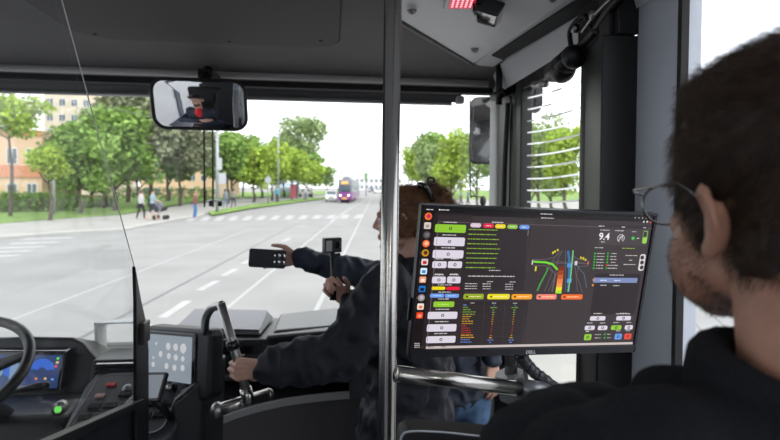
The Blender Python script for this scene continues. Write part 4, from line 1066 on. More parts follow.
# glasses
FM = mat('frame_metal', (.22, .22, .23), .2, .9)
gl_ = []
GP = lambda x, y, z: hc + RH @ V((x * 1.08, y * 1.06, z * 1.08 + .002))
mb = MB()
for q in (-1, 1):
    rim = [GP(q * (.036 + .028 * cos(a)), .120 - .002 * cos(a) * 1, -.004 + .0225 * sin(a) * (1 + .08 * cos(2 * a))) for a in [2 * pi * k / 30 for k in range(30)]]
    mb.tube(rim, .0016, 8, closed=True)
    mb.tube(bez([GP(q * .064, .119, .006), GP(q * .076, .112, .010), GP(q * .083, .06, .010), GP(q * .085, .015, .010), GP(q * .084, -.012, -.004)], 6), .0014, 8)
mb.tube(bez([GP(-.008, .120, .003), GP(0, .123, .007), GP(.008, .120, .003)], 6), .0012, 8)
mb.build('glasses_frame', FM, man, True)
for q in (-1, 1):
    rim = [GP(q * (.036 + .0275 * cos(a)), .120, -.004 + .022 * sin(a)) for a in [2 * pi * k / 30 for k in range(30)]]
    mb = MB(); mb._f([mb.b.verts.new(p_) for p_ in rim]); mb.build('lens', glassmat('lens_glass', (.93, .95, .97), 1.0), man)

# ---------------- woman at the dash
NAVY = mat('jacket_navy_black', (.016, .018, .027), .75, bump=.35, bscale=700, var=.2, vscale=30)
wo = thing('person', 'woman with clipped-up brown hair and long black jacket, holding the grab handle', 'person', (.25, 1.80, 0))
wc = V((.251, 1.79, 1.628)); WF = V((-.93, .36, -.04)); RW = rotm(WF)
rw = V((.36, .93, 0)).normalized()            # her right
cx_ = V((.27, 1.80, 1.30)); pe_ = V((.27, 1.82, .93))
sL, sR = V((.185, 1.66, 1.425)), V((.33, 1.95, 1.415))
rh = g0.lerp(g2, .66)                           # grip point on the handle
wL = rh + V((.075, -.028, .01)); eL = V((.02, 1.575, 1.235))
sg = atY(333, 286, 1.70)                        # grip point of the stick
wR = atY(346, 300, 1.73); eR = V((.24, 1.76, 1.16))
mb = MB(); head(mb, wc, RW, .95)
mb.cap((.275, 1.80, 1.42), wc + RW @ V((0, -.03, -.05)), .052, .048)
mb.cap(sL, sR, .04, .04); torso(mb, pe_, cx_, rw, 0, .85)
limb(mb, sL, eL, .042, .034); limb(mb, eL, wL, .034, .022); limb(mb, sR, eR, .040, .033); limb(mb, eR, wR, .033, .022)
hand(mb, wL, (-1, .10, -.06), (.05, 1, 0), 1, (48, 62, 45), .92, (.7, .5, .8))
hand(mb, wR, (-.62, 0, .62), (0, -1, 0), 1, (62, 75, 45), .85, (.75, .5, .5))
for q in (-1, 1):
    h_ = pe_ + rw * (q * .09); limb(mb, h_, (h_.x, h_.y + .01, .50), .078, .052); limb(mb, (h_.x, h_.y + .01, .50), (h_.x + .01, h_.y, .09), .048, .035); mb.cap((h_.x + .02, h_.y, .05), (h_.x - .12, h_.y + .05, .04), .034, .03)
blob('body', mb, .0042, SKIN, wo, 4)
mb = MB()
RwM = Matrix((rw, V((0, 0, 1)).cross(rw), V((0, 0, 1)))).transposed()
mb.ell(cx_ + V((0, 0, -.02)), (.20, .15, .18), RwM); mb.ell((.27, 1.81, 1.12), (.195, .155, .22), RwM); mb.ell((.27, 1.81, .88), (.20, .165, .26), RwM); mb.ell((.27, 1.82, .66), (.205, .17, .12), RwM)
mb.cap(sL + V((.01, .01, -.015)), sR + V((0, 0, -.01)), .068, .068)
mb.cap(sL, eL, .078, .070); mb.cap(eL, eL.lerp(wL, .55), .068, .060); mb.cap(eL.lerp(wL, .5), wL - (wL - eL).normalized() * .012, .060, .040)
mb.cap(sR, eR, .072, .062); mb.cap(eR, wR - (wR - eR).normalized() * .03, .060, .040)
mb.cap((.19, 1.72, 1.44), (.27, 1.80, 1.47), .05, .05); mb.cap((.33, 1.9, 1.44), (.27, 1.80, 1.47), .05, .05)
mb.cap((.13, 1.70, 1.36), (.10, 1.70, 1.24), .05, .06)
blob('jacket', mb, .0075, NAVY, wo, 7, wr(.022, 13, 1.3, .003, 45))
mb = MB()
cr = [V((.275, 1.80, 1.475)) + V((.066 * cos(a), .062 * sin(a), .014 * cos(a))) for a in [2 * pi * k / 24 for k in range(24)]]
mb.tube(cr, .017, 10, closed=True); mb.tube([p_ + V((0, 0, .022)) for p_ in cr], .014, 10, closed=True)
blob('collar', mb, .005, NAVY, wo, 3, wr(.003, 30, 1.1))
mb = MB(); pk = [atY(348, 372, 1.62), atY(366, 370, 1.62), atY(366, 398, 1.62), atY(350, 402, 1.63)]
mb.prism(pk, (0, .03, 0)); mb.build('pocket', NAVY, wo, bevel=.008)
mb = MB(); 
for q in (-1, 1):
    h_ = pe_ + rw * (q * .09); mb.cap((h_.x, h_.y, .85), (h_.x, h_.y + .01, .50), .095, .07); mb.cap((h_.x, h_.y + .01, .50), (h_.x + .01, h_.y, .10), .068, .055)
blob('trousers', mb, .011, mat('trouser_dark', (.02, .022, .03), .9), wo, 5, wr(.005, 12, 4))
for q in (-1, 1):
    h_ = pe_ + rw * (q * .09); MB().cap((h_.x + .03, h_.y, .042), (h_.x - .14, h_.y + .06, .038), .04, .036).build('shoe', mat('shoe_black', (.015, .015, .015), .5), wo, True)
HB = mat('hair_brown', (.13, .058, .026), .45, var=.45, vscale=60, spec=.6)
HBS = mat('hair_brown_strand', (.27, .125, .055), .4, var=.5, vscale=30, spec=.6)
mb = MB()
Eh = lambda p, r: mb.ell(wc + RW @ (V(p) * .95), tuple(k * .95 for k in r), RW, 22, 14)
Eh((0, -.018, .046), (.084, .103, .082)); Eh((0, .015, .085), (.06, .05, .034)); Eh((0, -.065, -.005), (.070, .055, .07)); Eh((.0, -.125, .055), (.045, .040, .042)); Eh((0, -.11, .02), (.05, .05, .05))
Eh((-.074, -.01, .0), (.020, .045, .055)); Eh((.074, -.01, .0), (.020, .045, .055)); Eh((0, -.085, -.045), (.045, .035, .045)); Eh((0, -.145, .085), (.030, .025, .030)); Eh((0, -.105, .115), (.026, .03, .030)); Eh((0, -.17, .045), (.022, .02, .025))
wh = blob('hair', mb, .0045, HB, wo, 5, wr(.003, 45, 2, .002, 110))
RWn = np.array([list(r) for r in RW]); wcn = np.array(wc)
def flow_w(p, N):
    l = (p - wcn) @ RWn; f = np.zeros_like(p); f[:, 1] = -1; f[:, 2] = (.05 - l[:, 2]) * 4; f[:, 0] = 0
    return f @ RWn.T
strands(wh, 9000, .030, .0004, HBS, 'hair_strands', wo, flow_w, None, .22, 5, .14)
strands(wh, 260, .05, .0004, HBS, 'loose_hair', wo, flow_w, lambda c: 1 if (RW.transposed() @ (c - wc)).y < -.11 else 0, .7, 6, .5)
# claw clip
mb = MB(); WP = lambda x, y, z: wc + RW @ V((x, y, z))
a_ = atY(418, 184, 1.72); b_ = atY(434, 202, 1.72); m_ = atY(428, 187, 1.70)
c_pts = bez([a_, m_ + V((-.01, 0, 0)), b_], 8)
mb.tube(c_pts, [.006 + .004 * sin(pi * k / (len(c_pts) - 1)) for k in range(len(c_pts))], 10)
for k in range(0, len(c_pts), 2):
    mb.tube([c_pts[k], c_pts[k] + V((.012, .05, -.02)), c_pts[k] + V((-.005, .08, -.035))], .0025, 6)
t_ = atY(431, 182, 1.73)
lp = [t_ + V((.013 * cos(a), .004 * sin(a), .011 * sin(a) + .004)) for a in [2 * pi * k / 16 for k in range(16)]]
mb.tube(lp, .004, 8, closed=True)
mb.build('hair_clip', BLKG, wo, True)
for q in (-1, 1):
    MB().ell(wc + RW @ V((q * .031, .074, .003)), .0115, None, 14, 8).build('eye', mat('eye_white', (.75, .72, .70), .2), wo, True)

# action camera on a stick
ak = thing('action_camera', 'small black action camera on a slim black hand-held stick', 'camera', atY(333, 305, 1.735))
ca = atY(332, 245, 1.70); Mc_ = Matrix.Translation(ca) @ Matrix.Rotation(radians(24), 4, 'Z')
MB().box((-.030, -.014, -.024), (.030, .014, .024), Mc_).build('camera_body', BLK, ak, bevel=.004)
MB().box((-.027, -.0155, -.018), (-.006, -.0135, .016), Mc_).build('rear_screen', mat('cam_screen', (.12, .12, .13), .15, em=(.3, .3, .32), es=.25), ak, bevel=.001)
MB().box((.004, -.0175, -.012), (.024, -.0135, .016), Mc_).build('lens', BLKG, ak, bevel=.003)
MB().box((-.008, -.008, -.036), (.008, .008, -.022), Mc_).tube([ca + V((-.004, -.01, -.036)), ca + V((.026, .0, -.030))], .006, 10).build('mount', BLK, ak, bevel=.001)
MB().tube([ca + V((.0, .0, -.034)), sg + V((.002, -.0, .03)), sg + V((0, -.0, -.045))], [.006, .009, .011], 12).build('stick', BLK, ak, True)

# ---------------- person with phone (mostly hidden behind the monitor)
NV = mat('jacket_navy', (.022, .030, .055), .7, bump=.3, bscale=600, var=.2, vscale=30)
pc = thing('person', 'person in navy jacket and blue jeans behind the monitor, holding out a smartphone', 'person', (.50, 2.26, 0))
pcx, ppe = V((.50, 2.27, 1.20)), V((.52, 2.24, .86))
phc = V((.478, 2.32, 1.515)); RP = rotm((-.25, 1, -.25))
fw = V((-.18, 1, 0)).normalized(); rp_ = V((1, .18, 0)).normalized()
sl, sr = pcx + V((-.165, -.01, .125)), pcx + V((.165, .02, .125))
wl = atY(298, 258, 2.22); el_ = V((.09, 2.24, 1.38))
wr_ = atY(492, 361, 2.14); er_ = V((.69, 2.20, 1.12))
mb = MB(); head(mb, phc, RP, .95); mb.cap(pcx + V((0, 0, .12)), phc + RP @ V((0, -.03, -.05)), .055, .050)
mb.cap(sl, sr, .042, .042); torso(mb, ppe, pcx, rp_, 0, .9)
limb(mb, sl, el_, .044, .036); limb(mb, el_, wl, .036, .024); limb(mb, sr, er_, .044, .036); limb(mb, er_, wr_, .036, .024)
hand(mb, wl, (-1, .0, -.05), (0, -1, .1), 1, (12, 28, 30), 1.0, (.75, .8, .15))
hand(mb, wr_, (.02, -.05, -1), (-.3, .9, 0), 1, (12, 22, 16), 1.0, (.3, .9, .2))
for q in (-1, 1):
    h_ = ppe + rp_ * (q * .095); limb(mb, h_, (h_.x, h_.y, .48), .082, .055); limb(mb, (h_.x, h_.y, .48), (h_.x, h_.y - .02, .09), .05, .037); mb.cap((h_.x, h_.y - .03, .05), (h_.x - .02, h_.y + .12, .04), .036, .032)
blob('body', mb, .0045, SKIN, pc, 4)
mb = MB(); Rp = Matrix((rp_, V((0, 0, 1)).cross(rp_), V((0, 0, 1)))).transposed()
mb.ell(pcx, (.195, .14, .18), Rp); mb.ell(pcx.lerp(ppe, .5), (.18, .14, .2), Rp); mb.ell(ppe + V((0, 0, .03)), (.185, .145, .13), Rp)
mb.cap(sl, sr, .064, .064); mb.cap(sl, el_, .068, .058); mb.cap(el_, wl + V((.012, 0, 0)), .056, .040); mb.cap(sr, er_, .066, .056); mb.cap(er_, wr_ + V((.004, 0, .02)), .054, .040)
mb.cap(pcx + V((-.1, 0, .14)), pcx + V((.1, 0, .14)), .06, .06)
blob('jacket', mb, .0075, NV, pc, 6, wr(.016, 15, 7.3, .0015, 45))
DEN = mat('denim', (.045, .095, .19), .85, bump=.4, bscale=900, var=.35, vscale=9)
mb = MB(); mb.ell(ppe, (.175, .13, .13), Rp)
for q in (-1, 1):
    h_ = ppe + rp_ * (q * .095); mb.cap(h_, (h_.x, h_.y, .48), .105, .075); mb.cap((h_.x, h_.y, .48), (h_.x, h_.y - .02, .10), .072, .058)
blob('jeans', mb, .008, DEN, pc, 6, wr(.007, 14, 9))
mb = MB(); mb.ell(phc + RP @ V((0, -.016, .042)), (.079, .097, .080), RP); mb.ell(phc + RP @ V((0, -.05, -.01)), (.064, .055, .07), RP)
blob('hair', mb, .005, HAIR, pc, 4, wr(.003, 50, 3))
for q in (-1, 1):
    h_ = ppe + rp_ * (q * .095); MB().cap((h_.x, h_.y - .05, .042), (h_.x - .02, h_.y + .14, .038), .042, .038).build('shoe', mat('shoe_black', (.015, .015, .015), .5), pc, True)
ph = thing('smartphone', 'dark smartphone held level with four round camera lenses in a block at its right end', 'phone', atY(267, 268, 2.17))
pcn = atY(267.5, 258.5, 2.165); Mp = Matrix.Translation(pcn) @ Matrix.Rotation(radians(3.5), 4, 'Y') @ Matrix.Rotation(radians(90), 4, 'X')
wv, hv = 36 / 520 * 2.15, 18.5 / 520 * 2.15
MB().hexa([Mp @ V((a, b, .004)) for a, b in rrect(wv, hv, .010)], [Mp @ V((a, b, -.004)) for a, b in rrect(wv, hv, .010)]).build('case', mat('phone_dark', (.03, .034, .04), .3), ph, bevel=.0012)
MB().hexa([Mp @ V((a + wv * .33, b, .0065)) for a, b in rrect(.042, .056, .008)], [Mp @ V((a + wv * .33, b, .003)) for a, b in rrect(.042, .056, .008)]).build('camera_block', BLKG, ph, bevel=.001)
for i in (-1, 1):
    for j in (-1, 1):
        c = Mp @ V((wv * .33 + i * .0105, j * .0135, .006))
        k = MB().tube([c, c + V((0, -.0035, 0))], .0118, 18).build('lens_ring', mat('ring_silver', (.55, .55, .57), .2, 1), ph, True)
        MB().tube([c, c + V((0, -.0042, 0))], .0070, 16).build('lens_glass', BLKG, k, True)

# ---------------- driver, seen in the interior mirror
dv_ = thing('person', 'driver in a dark jacket over a red shirt, seen in the interior mirror', 'person', (-1.15, .95, .3))
dh = V((-1.15, 1.02, 1.66)); RD_ = rotm((.35, 1, .05)); dcx = V((-1.15, .93, 1.28)); dpe = V((-1.15, .88, .93))
mb = MB(); head(mb, dh, RD_, 1.0); mb.cap(dcx + V((0, 0, .1)), dh + RD_ @ V((0, -.03, -.05)), .058, .056)
dsl, dsr = dcx + V((-.18, 0, .13)), dcx + V((.18, 0, .13)); mb.cap(dsl, dsr, .045, .045); torso(mb, dpe, dcx, V((1, 0, 0)), 0)
del_, der = V((-1.40, 1.02, 1.13)), V((-.90, 1.02, 1.13)); dwl, dwr = V((-1.16, 1.16, 1.20)), V((-1.10, 1.13, 1.14))
limb(mb, dsl, del_, .048, .04); limb(mb, del_, dwl, .04, .026); limb(mb, dsr, der, .048, .04); limb(mb, der, dwr, .04, .026)
hand(mb, dwl, (1, .05, .3), (0, -1, 0), 1, (15, 25, 20)); hand(mb, dwr, (-1, .05, .1), (0, -1, 0), -1, (15, 25, 20))
for q in (-.1, .1):
    limb(mb, (-1.15 + q, .90, .90), (-1.15 + q * 1.4, 1.36, .86), .085, .06); limb(mb, (-1.15 + q * 1.4, 1.36, .86), (-1.15 + q * 1.4, 1.46, .42), .055, .04); mb.cap((-1.15 + q * 1.4, 1.44, .36), (-1.15 + q * 1.4, 1.60, .35), .04, .035)
blob('body', mb, .006, SKIN, dv_, 3)
mb = MB(); mb.ell(dcx, (.205, .14, .2)); mb.ell(dpe + V((0, 0, .1)), (.19, .14, .18)); mb.cap(dsl, dsr, .065, .065)
mb.cap(dsl, del_, .072, .062); mb.cap(del_, dwl, .06, .045); mb.cap(dsr, der, .072, .062); mb.cap(der, dwr, .06, .045)
blob('jacket', mb, .010, mat('jacket_blue_black', (.02, .028, .05), .8), dv_, 4, wr(.008, 10, 5))
mb = MB(); mb.ell(dcx + V((0, .105, .06)), (.05, .045, .13)); mb.cap(dcx + V((0, .03, .15)), dcx + V((0, .09, .10)), .062, .05)
blob('shirt', mb, .009, mat('shirt_red', (.75, .03, .04), .7), dv_, 3)
mb = MB(); mb.ell(dh + RD_ @ V((0, -.022, .050)), (.084, .100, .084), RD_); blob('hair', mb, .007, HAIR, dv_, 2)
mb = MB(); mb.ell(dh + RD_ @ V((0, .060, -.082)), (.048, .050, .038), RD_); blob('beard', mb, .007, mat('beard_brown', (.10, .05, .03), .8), dv_, 2)
mb = MB(); 
for q in (-.1, .1):
    mb.cap((-1.15 + q, .90, .90), (-1.15 + q * 1.4, 1.36, .86), .10, .08); mb.cap((-1.15 + q * 1.4, 1.36, .86), (-1.15 + q * 1.4, 1.46, .42), .075, .06)
blob('trousers', mb, .012, mat('trouser_dark', (.02, .022, .03), .9), dv_, 4)
pf = struct(bx('floor_platform', (XL + .01, .3, 0), (-.62, 2.3, .30), FLOORM)); pf.name = 'trim_10'
ds = thing('driver_seat', "black high-backed seat under the driver, seen in the interior mirror", 'seat', (-1.15, .85, .3))
MB().box((-1.40, .62, .62), (-.90, 1.22, .78)).build('cushion', BLKM, ds, bevel=.04, seg=3)
MB().hexa([V(q) for q in ((-1.40, .68, .74), (-.90, .68, .74), (-.90, .80, .74), (-1.40, .80, .74))], [V(q) for q in ((-1.33, .56, 1.48), (-.97, .56, 1.48), (-.97, .66, 1.48), (-1.33, .66, 1.48))]).build('backrest', BLKM, ds, bevel=.035, seg=3)
MB().box((-1.35, .62, 1.46), (-.93, .74, 1.93)).build('headrest', BLKM, ds, bevel=.05, seg=3)
MB().tube([(-1.15, .9, .3), (-1.15, .9, .64)], .09, 16).build('pedestal', BLK, ds)

# passenger seats further back, seen in the mirror only
def pseat(x, y, lab):
    t = thing('passenger_seat', lab, 'seat', (x, y, 0), 'passenger seats at the back of the bus')
    MB().box((x - .22, y - .2, .42), (x + .22, y + .22, .50)).build('cushion', mat('seat_blue', (.03, .05, .12), .9), t, bevel=.02)
    MB().hexa([V((x - .22, y - .22, .48)), V((x + .22, y - .22, .48)), V((x + .22, y - .15, .48)), V((x - .22, y - .15, .48))], [V((x - .21, y - .30, 1.12)), V((x + .21, y - .30, 1.12)), V((x + .21, y - .25, 1.12)), V((x - .21, y - .25, 1.12))]).build('backrest', mat('seat_blue', (.03, .05, .12), .9), t, bevel=.02)
    MB().tube([(x, y, 0), (x, y, .43)], .03, 10).build('leg', STEELD, t)
for k, y in enumerate((-2.2, -3.1, -4.0)):
    pseat(-1.30, y, ['foremost', 'middle', 'rearmost'][k] + ' dark blue passenger seat in the row by the left windows'); pseat(.50, y, ['foremost', 'middle', 'rearmost'][k] + ' dark blue passenger seat in the row by the right windows')
for k, (x, y) in enumerate(((-.62, -.3), (-.85, -2.6))):
    t = thing('stanchion', ('grey pole behind the driver cab, near the cab door', 'grey pole further back beside the left seats')[k], 'pole', (x, y, 0)); MB().tube([(x, y, 0), (x, y, 2.36)], .0175, 16).build('pole', STEEL, t, True)
# ============================================================ OUTSIDE
ASPH = mat('asphalt', (.265, .26, .255), .85, var=.10, vscale=.6)
PAVE = mat('pavement', (.34, .33, .31), .85, var=.10, vscale=.8)
LINE = mat('road_paint', (.37, .37, .37), .7, var=.12, vscale=3)
GRASS = mat('grass', (.16, .27, .05), .95, var=.35, vscale=1.2)
KERB = mat('kerb', (.42, .41, .39), .8)
RAILM = mat('rail_dark', (.13, .13, .135), .5, .2)
RAILB = mat('rail_bright', (.35, .35, .35), .6, .1)
def gpoly(name, px, m, z=ROAD, th=.01, st_=True, lab=None, cat=None, group=None, kind=None):
    pts = [G(x, y, z) for x, y in px]
    o = MB().prism([p - V((0, 0, th)) for p in pts], (0, 0, th)).build(name, m)
    if st_: struct(o)
    return o
struct(MB().box((-160, -60, ROAD - .2), (160, 420, ROAD)).build('ground_road', ASPH))
# long road direction in this frame
RV = (G(377, 196) - G(377, 260)).normalized()
def strip(name, a, b, wd, m, z=ROAD, th=.004):
    a, b = G(*a, z), G(*b, z); t = (b - a).normalized(); n = V((-t.y, t.x, 0)) * wd / 2
    return struct(MB().prism([a - n, b - n, b + n, a + n], (0, 0, th)).build(name, m))
# tram rails
strip('trim_rail', (315, 312), (371.5, 198), .09, RAILB, th=.004)
strip('trim_rail', (312, 314), (371, 198), .05, RAILM, th=.003)
strip('trim_rail', (226, 309), (360, 199), .08, RAILB, th=.004)
strip('trim_rail', (60, 349), (300, 222), .07, RAILM, th=.003)
strip('trim_rail', (-20, 332), (133, 274), .07, RAILB, th=.003); strip('trim_rail', (133, 274), (250, 229), .06, RAILB, th=.003)
strip('trim_rail', (330, 222), (366, 199), .12, RAILB, th=.003)
def dash(x0, y0, x1, y1, wd):
    o = strip('road_marking', (x0, y0), (x1, y1), wd, LINE, th=.005)
for q in ((162, 318, 188, 301, .16), (199, 290.5, 217, 281, .16), (223, 276, 236, 269, .16), (243, 264, 252, 259, .16), (258, 255, 268, 250, .18), (282, 242, 290, 238, .18)): dash(*q)
# crosswalks
for k in range(13):
    x = 186 + k * 14.2; y0, y1 = 221.2 - k * .25, 217.0 - k * .22
    struct(gpoly('crossing_stripe', [(x - 3.5 + (x - 376) * -.015, y0), (x + 4 + (x - 376) * -.015, y0), (x + 7.2 - (x - 376) * .022, y1), (x + .8 - (x - 376) * .022, y1)], LINE, ROAD + .006, .006))
for k in range(6):
    y = 257 - k * 4.4; x = -12 + k * 13
    struct(gpoly('crossing_stripe', [(x - 20, y + 1.0), (x + 27, y - .8), (x + 36, y - 2.8), (x - 14, y - 1.2)], LINE, ROAD + .006, .006))
for k in range(9):
    struct(gpoly('crossing_stripe', [(213 + k * 7, 213 - k * .55), (220 + k * 7, 212.6 - k * .55), (226 + k * 7, 211 - k * .5), (219 + k * 7, 211.4 - k * .5)], LINE, ROAD + .006, .006)) if k < 2 else None
# verges and pavements, left
gpoly('ground_pavement', [(-60, 240), (60, 231), (122, 228), (165, 220), (204, 213.5), (235, 209), (300, 201), (338, 196.0), (343, 194.0), (300, 196.5), (235, 200), (185, 205), (120, 215), (-60, 224)], PAVE, ROAD + .1, .1)
gpoly('trim_kerb', [(-60, 241.5), (60, 232.5), (122, 229.2), (165, 221.2), (204, 214.6), (204, 213.6), (165, 220), (122, 228), (60, 231), (-60, 240)], KERB, ROAD + .11, .11)
def grass(name, px, z, lab):
    o = gpoly(name, px, GRASS, z, .05); return o
grass('ground_grass', [(-90, 228), (-90, 203), (-20, 202), (110, 196), (210, 192), (262, 192), (340, 190.5), (340, 193), (300, 195.5), (235, 198), (185, 203), (120, 214), (-20, 224)], ROAD + .14, '')
grass('ground_grass', [(212, 214.6), (250, 208), (300, 201.5), (336, 196.8), (338, 196), (300, 198.6), (250, 204.5), (208, 211.5)], ROAD + .14, '')
# right
gpoly('ground_pavement', [(545, 440), (470, 260), (430, 214), (398, 196), (393, 190.5), (470, 194), (640, 206), (1200, 250), (1200, 440)], PAVE, ROAD + .1, .1)
gpoly('ground_grass', [(420, 198), (398, 191.5), (394, 190), (640, 192), (900, 200), (640, 203), (470, 199)], GRASS, ROAD + .14, .05)
# slab joints in the pale paving by the door
for k in range(14):
    a = V((2.2 + k * .42, 2.2, ROAD + .1)); b = a + V((3.4, 7.0, 0))
    t = (b - a).normalized(); n = V((-t.y, t.x, 0)) * .007
    struct(MB().prism([a - n, b - n, b + n, a + n], (0, 0, .003)).build('trim_joint', mat('joint', (.17, .17, .16), .9)))

# foliage
def leafmat(name, c, var=.35):
    if name in MATS: return MATS[name]
    m = mat(name, c, .7, spec=.2, var=var, vscale=.55)
    b = m.node_tree.nodes['Principled BSDF']
    b.inputs['Transmission Weight'].default_value = 0
    return m
LY = leafmat('leaf_yellow_green', (.33, .45, .07)); LG = leafmat('leaf_green', (.23, .36, .09)); LD = leafmat('leaf_dark', (.15, .25, .07)); LP = leafmat('leaf_pale', (.27, .36, .15)); LGY = leafmat('leaf_greyish', (.24, .265, .16)); BARK = mat('bark', (.09, .07, .055), .9, var=.3, vscale=6)
def leaves(lobes, n, size, m_, nm, par, seed):
    R_ = np.random.default_rng(seed)
    lob = np.array([[*l[0], *l[1]] for l in lobes]); wgt = lob[:, 3] * lob[:, 4] * lob[:, 5]; wgt = wgt ** .7; wgt /= wgt.sum()
    k = R_.choice(len(lob), n, p=wgt); u = R_.normal(size=(n, 3)); u /= np.linalg.norm(u, axis=1)[:, None]
    r = R_.uniform(.15, 1.0, n) ** .45
    # lump the crown so it reads as branches
    lump = 1 + .16 * np.sin(u[:, 0] * 7 + k) * np.sin(u[:, 1] * 6 + k * 2) * np.sin(u[:, 2] * 7)
    c = lob[k, :3] + u * lob[k, 3:6] * (r * lump)[:, None]
    a = R_.normal(size=(n, 3)); a[:, 2] *= .6; a /= np.linalg.norm(a, axis=1)[:, None]
    b = np.cross(a, R_.normal(size=(n, 3))); b /= np.linalg.norm(b, axis=1)[:, None]
    s_ = size * R_.uniform(.6, 1.3, n)[:, None]
    nn = np.cross(a, b)
    A = np.stack([c - a * s_, c - b * s_ * .6 + nn * s_ * .15, c + a * s_, c + b * s_ * .6 + nn * s_ * .15], 1).reshape(-1, 3)
    f = (np.arange(n) * 4)[:, None] + np.arange(4)[None]
    me = bpy.data.meshes.new(nm); me.from_pydata(A.tolist(), [], f.tolist())
    return linkmesh(nm, me, m_, par)
TN = [0]
def tree(px, pw, ytop, ybot, Y, m_, lab, n=2600, group=None, cat='tree', trunk=True, base=None, kind='tree'):
    """px centre, pw crown width px, crown from ytop to ybot px, standing Y metres away"""
    TN[0] += 1; sd = TN[0]; R_ = random.Random(sd)
    top, bot = atY(px, ytop, Y).z, atY(px, ybot, Y).z
    c = atY(px, (ytop + ybot) / 2, Y); rw_ = pw / 520 * Y / 2; rz = (top - bot) / 2
    bz_ = ROAD + .1
    t = thing(kind, lab, cat, (c.x, Y, bz_), group)
    lobes = []
    for k in range(9):
        a = R_.uniform(0, 2 * pi); f = R_.uniform(.25, .62); h = R_.uniform(-.6, .62); q = math.sqrt(max(.1, 1 - h * h))
        lobes.append(((c.x + cos(a) * rw_ * f * q, Y + sin(a) * rw_ * f * q, c.z + h * rz), (rw_ * R_.uniform(.35, .55), rw_ * R_.uniform(.35, .55), rz * R_.uniform(.28, .42))))
    lobes.append(((c.x, Y, c.z), (rw_ * .62, rw_ * .62, rz * .72)))
    leaves(lobes, n, max(.10, min(.30, rw_ * .075)) * (Y / 40) ** .25, m_, 'foliage', t, sd)
    if trunk:
        r = max(.09, rz * .045); mb = MB()
        pts = bez([(c.x, Y, bz_ - .1), (c.x + .1, Y, bz_ + (bot - bz_) * .6), (c.x - .05, Y, max(bot, bz_ + .5)), (c.x, Y, c.z + rz * .5)], 5)
        mb.tube(pts, [r * 1.3 - r * k / len(pts) for k in range(len(pts))], 10)
        for k in range(5):
            a = R_.uniform(0, 6.28); z0 = max(bot, bz_ + .8) + rz * .2 * k
            mb.tube([(c.x, Y, z0), (c.x + cos(a) * rw_ * .35, Y + sin(a) * rw_ * .35, z0 + rz * .35), (c.x + cos(a) * rw_ * .6, Y + sin(a) * rw_ * .6, z0 + rz * .7)], [r * .5, r * .35, r * .12], 7)
        mb.build('trunk', BARK, t, True)
    return t
tree(10, 80, 84, 140, 33, LY, 'yellow-green tree at the far left edge in front of the orange-banded building', 1300)
tree(80, 84, 118, 196, 36, LG, 'mid green broad tree right of the orange-banded building, seen through the cab glass', 3600)
tree(50, 40, 140, 186, 30, LY, 'small bright bushy tree beside the pale lamp post at the left', 2000)
tree(115, 83.7, 98, 190, 40, LG, 'green tree crossing the slanted glass edge, behind the pushchair walkers', 3400)
tree(104, 50, 104, 150, 44, LP, 'pale open-crowned tree in front of the cream building', 2200)
tree(150, 94.5, 86, 168, 46, LGY, 'tall greyish tree directly left of the interior mirror', 3400)
tree(138, 62.1, 128, 190, 44, LG, 'low green tree above the couple with the pushchair', 2400)
tree(180, 70.2, 112, 180, 50, LGY, 'greyish tree below the interior mirror with a bare trunk', 2800)
tree(228, 59.4, 122, 184, 56, LG, 'mid green tree just right of the signal pole', 2600)
tree(205, 40.5, 125, 185, 60, LD, 'dark tree behind the signal pole', 1800)
tree(254, 50.4, 138, 190, 62, LY, 'yellow-green roadside tree right of the two strolling people', 2600)
tree(272, 40.8, 142, 188, 68, LY, 'yellow-green roadside tree above the tram stop shelter', 2200)
tree(292, 43.2, 148, 188, 74, LY, 'yellow-green roadside tree just right of the shelter', 2000)
tree(312, 36, 158, 190, 84, LY, 'small yellow-green roadside tree left of the white car', 1600)
tree(327, 26.4, 164, 190, 98, LG, 'smallest roadside tree at the end of the row, left of the tram', 1200)
tree(298, 74.4, 108, 172, 110, LP, 'large pale green tree rising highest behind the roadside row', 4200)
tree(243, 40.8, 130, 165, 90, LG, 'distant tree peeping above the yellow-green row', 1400)
tree(412, 26.4, 150, 184, 90, LP, 'small pale tree right of the steel pole in the distance', 1200)
tree(428, 45.6, 134, 192, 60, LP, 'pale green tree right of the steel pole', 2600)
tree(452, 55.2, 122, 196, 42, LY, 'yellow-green tree between the steel pole and the exterior mirror', 3400)
tree(478, 48, 128, 200, 34, LG, 'green tree behind the exterior mirror', 2600)
tree(540, 60, 108, 200, 24, LP, 'pale green tree seen through the door glass, left part', 2800)
tree(566, 67.2, 112, 198, 20, LY, 'yellow-green tree seen through the door glass, right part', 3000)
tree(520, 52.8, 140, 204, 30, LG, 'green tree mostly hidden by the door pillar', 1800)
tree(70, 60, 116, 190, 48, LG, 'green tree behind the small bushy tree at the left, before the cream block', 4200)
tree(92, 84, 108, 194, 52, LY, 'bright green tree behind the slanted glass edge', 4000)
tree(128, 76, 90, 178, 58, LGY, 'tall greyish tree just left of the greyish one beside the mirror', 3800)
tree(168, 70, 104, 186, 62, LD, 'dark green tree behind the interior mirror, left half', 3200)
tree(232, 60, 128, 186, 72, LG, 'green tree filling the gap right of the signal pole', 3200)
tree(262, 56, 138, 188, 80, LG, 'mid green tree behind the shelter', 2800)
tree(284, 50, 140, 188, 88, LY, 'yellow-green tree behind the shelter, right part', 2600)
tree(308, 44, 150, 189, 98, LG, 'mid green tree behind the row near the parked white car', 2200)
tree(440, 64, 128, 194, 70, LG, 'mid green tree further back between steel pole and exterior mirror', 3600)
tree(418, 40, 140, 190, 80, LY, 'yellow-green tree far back close to the steel pole', 2400)
tree(552, 78, 122, 202, 32, LG, 'mid green tree further back seen through the door glass', 4200)
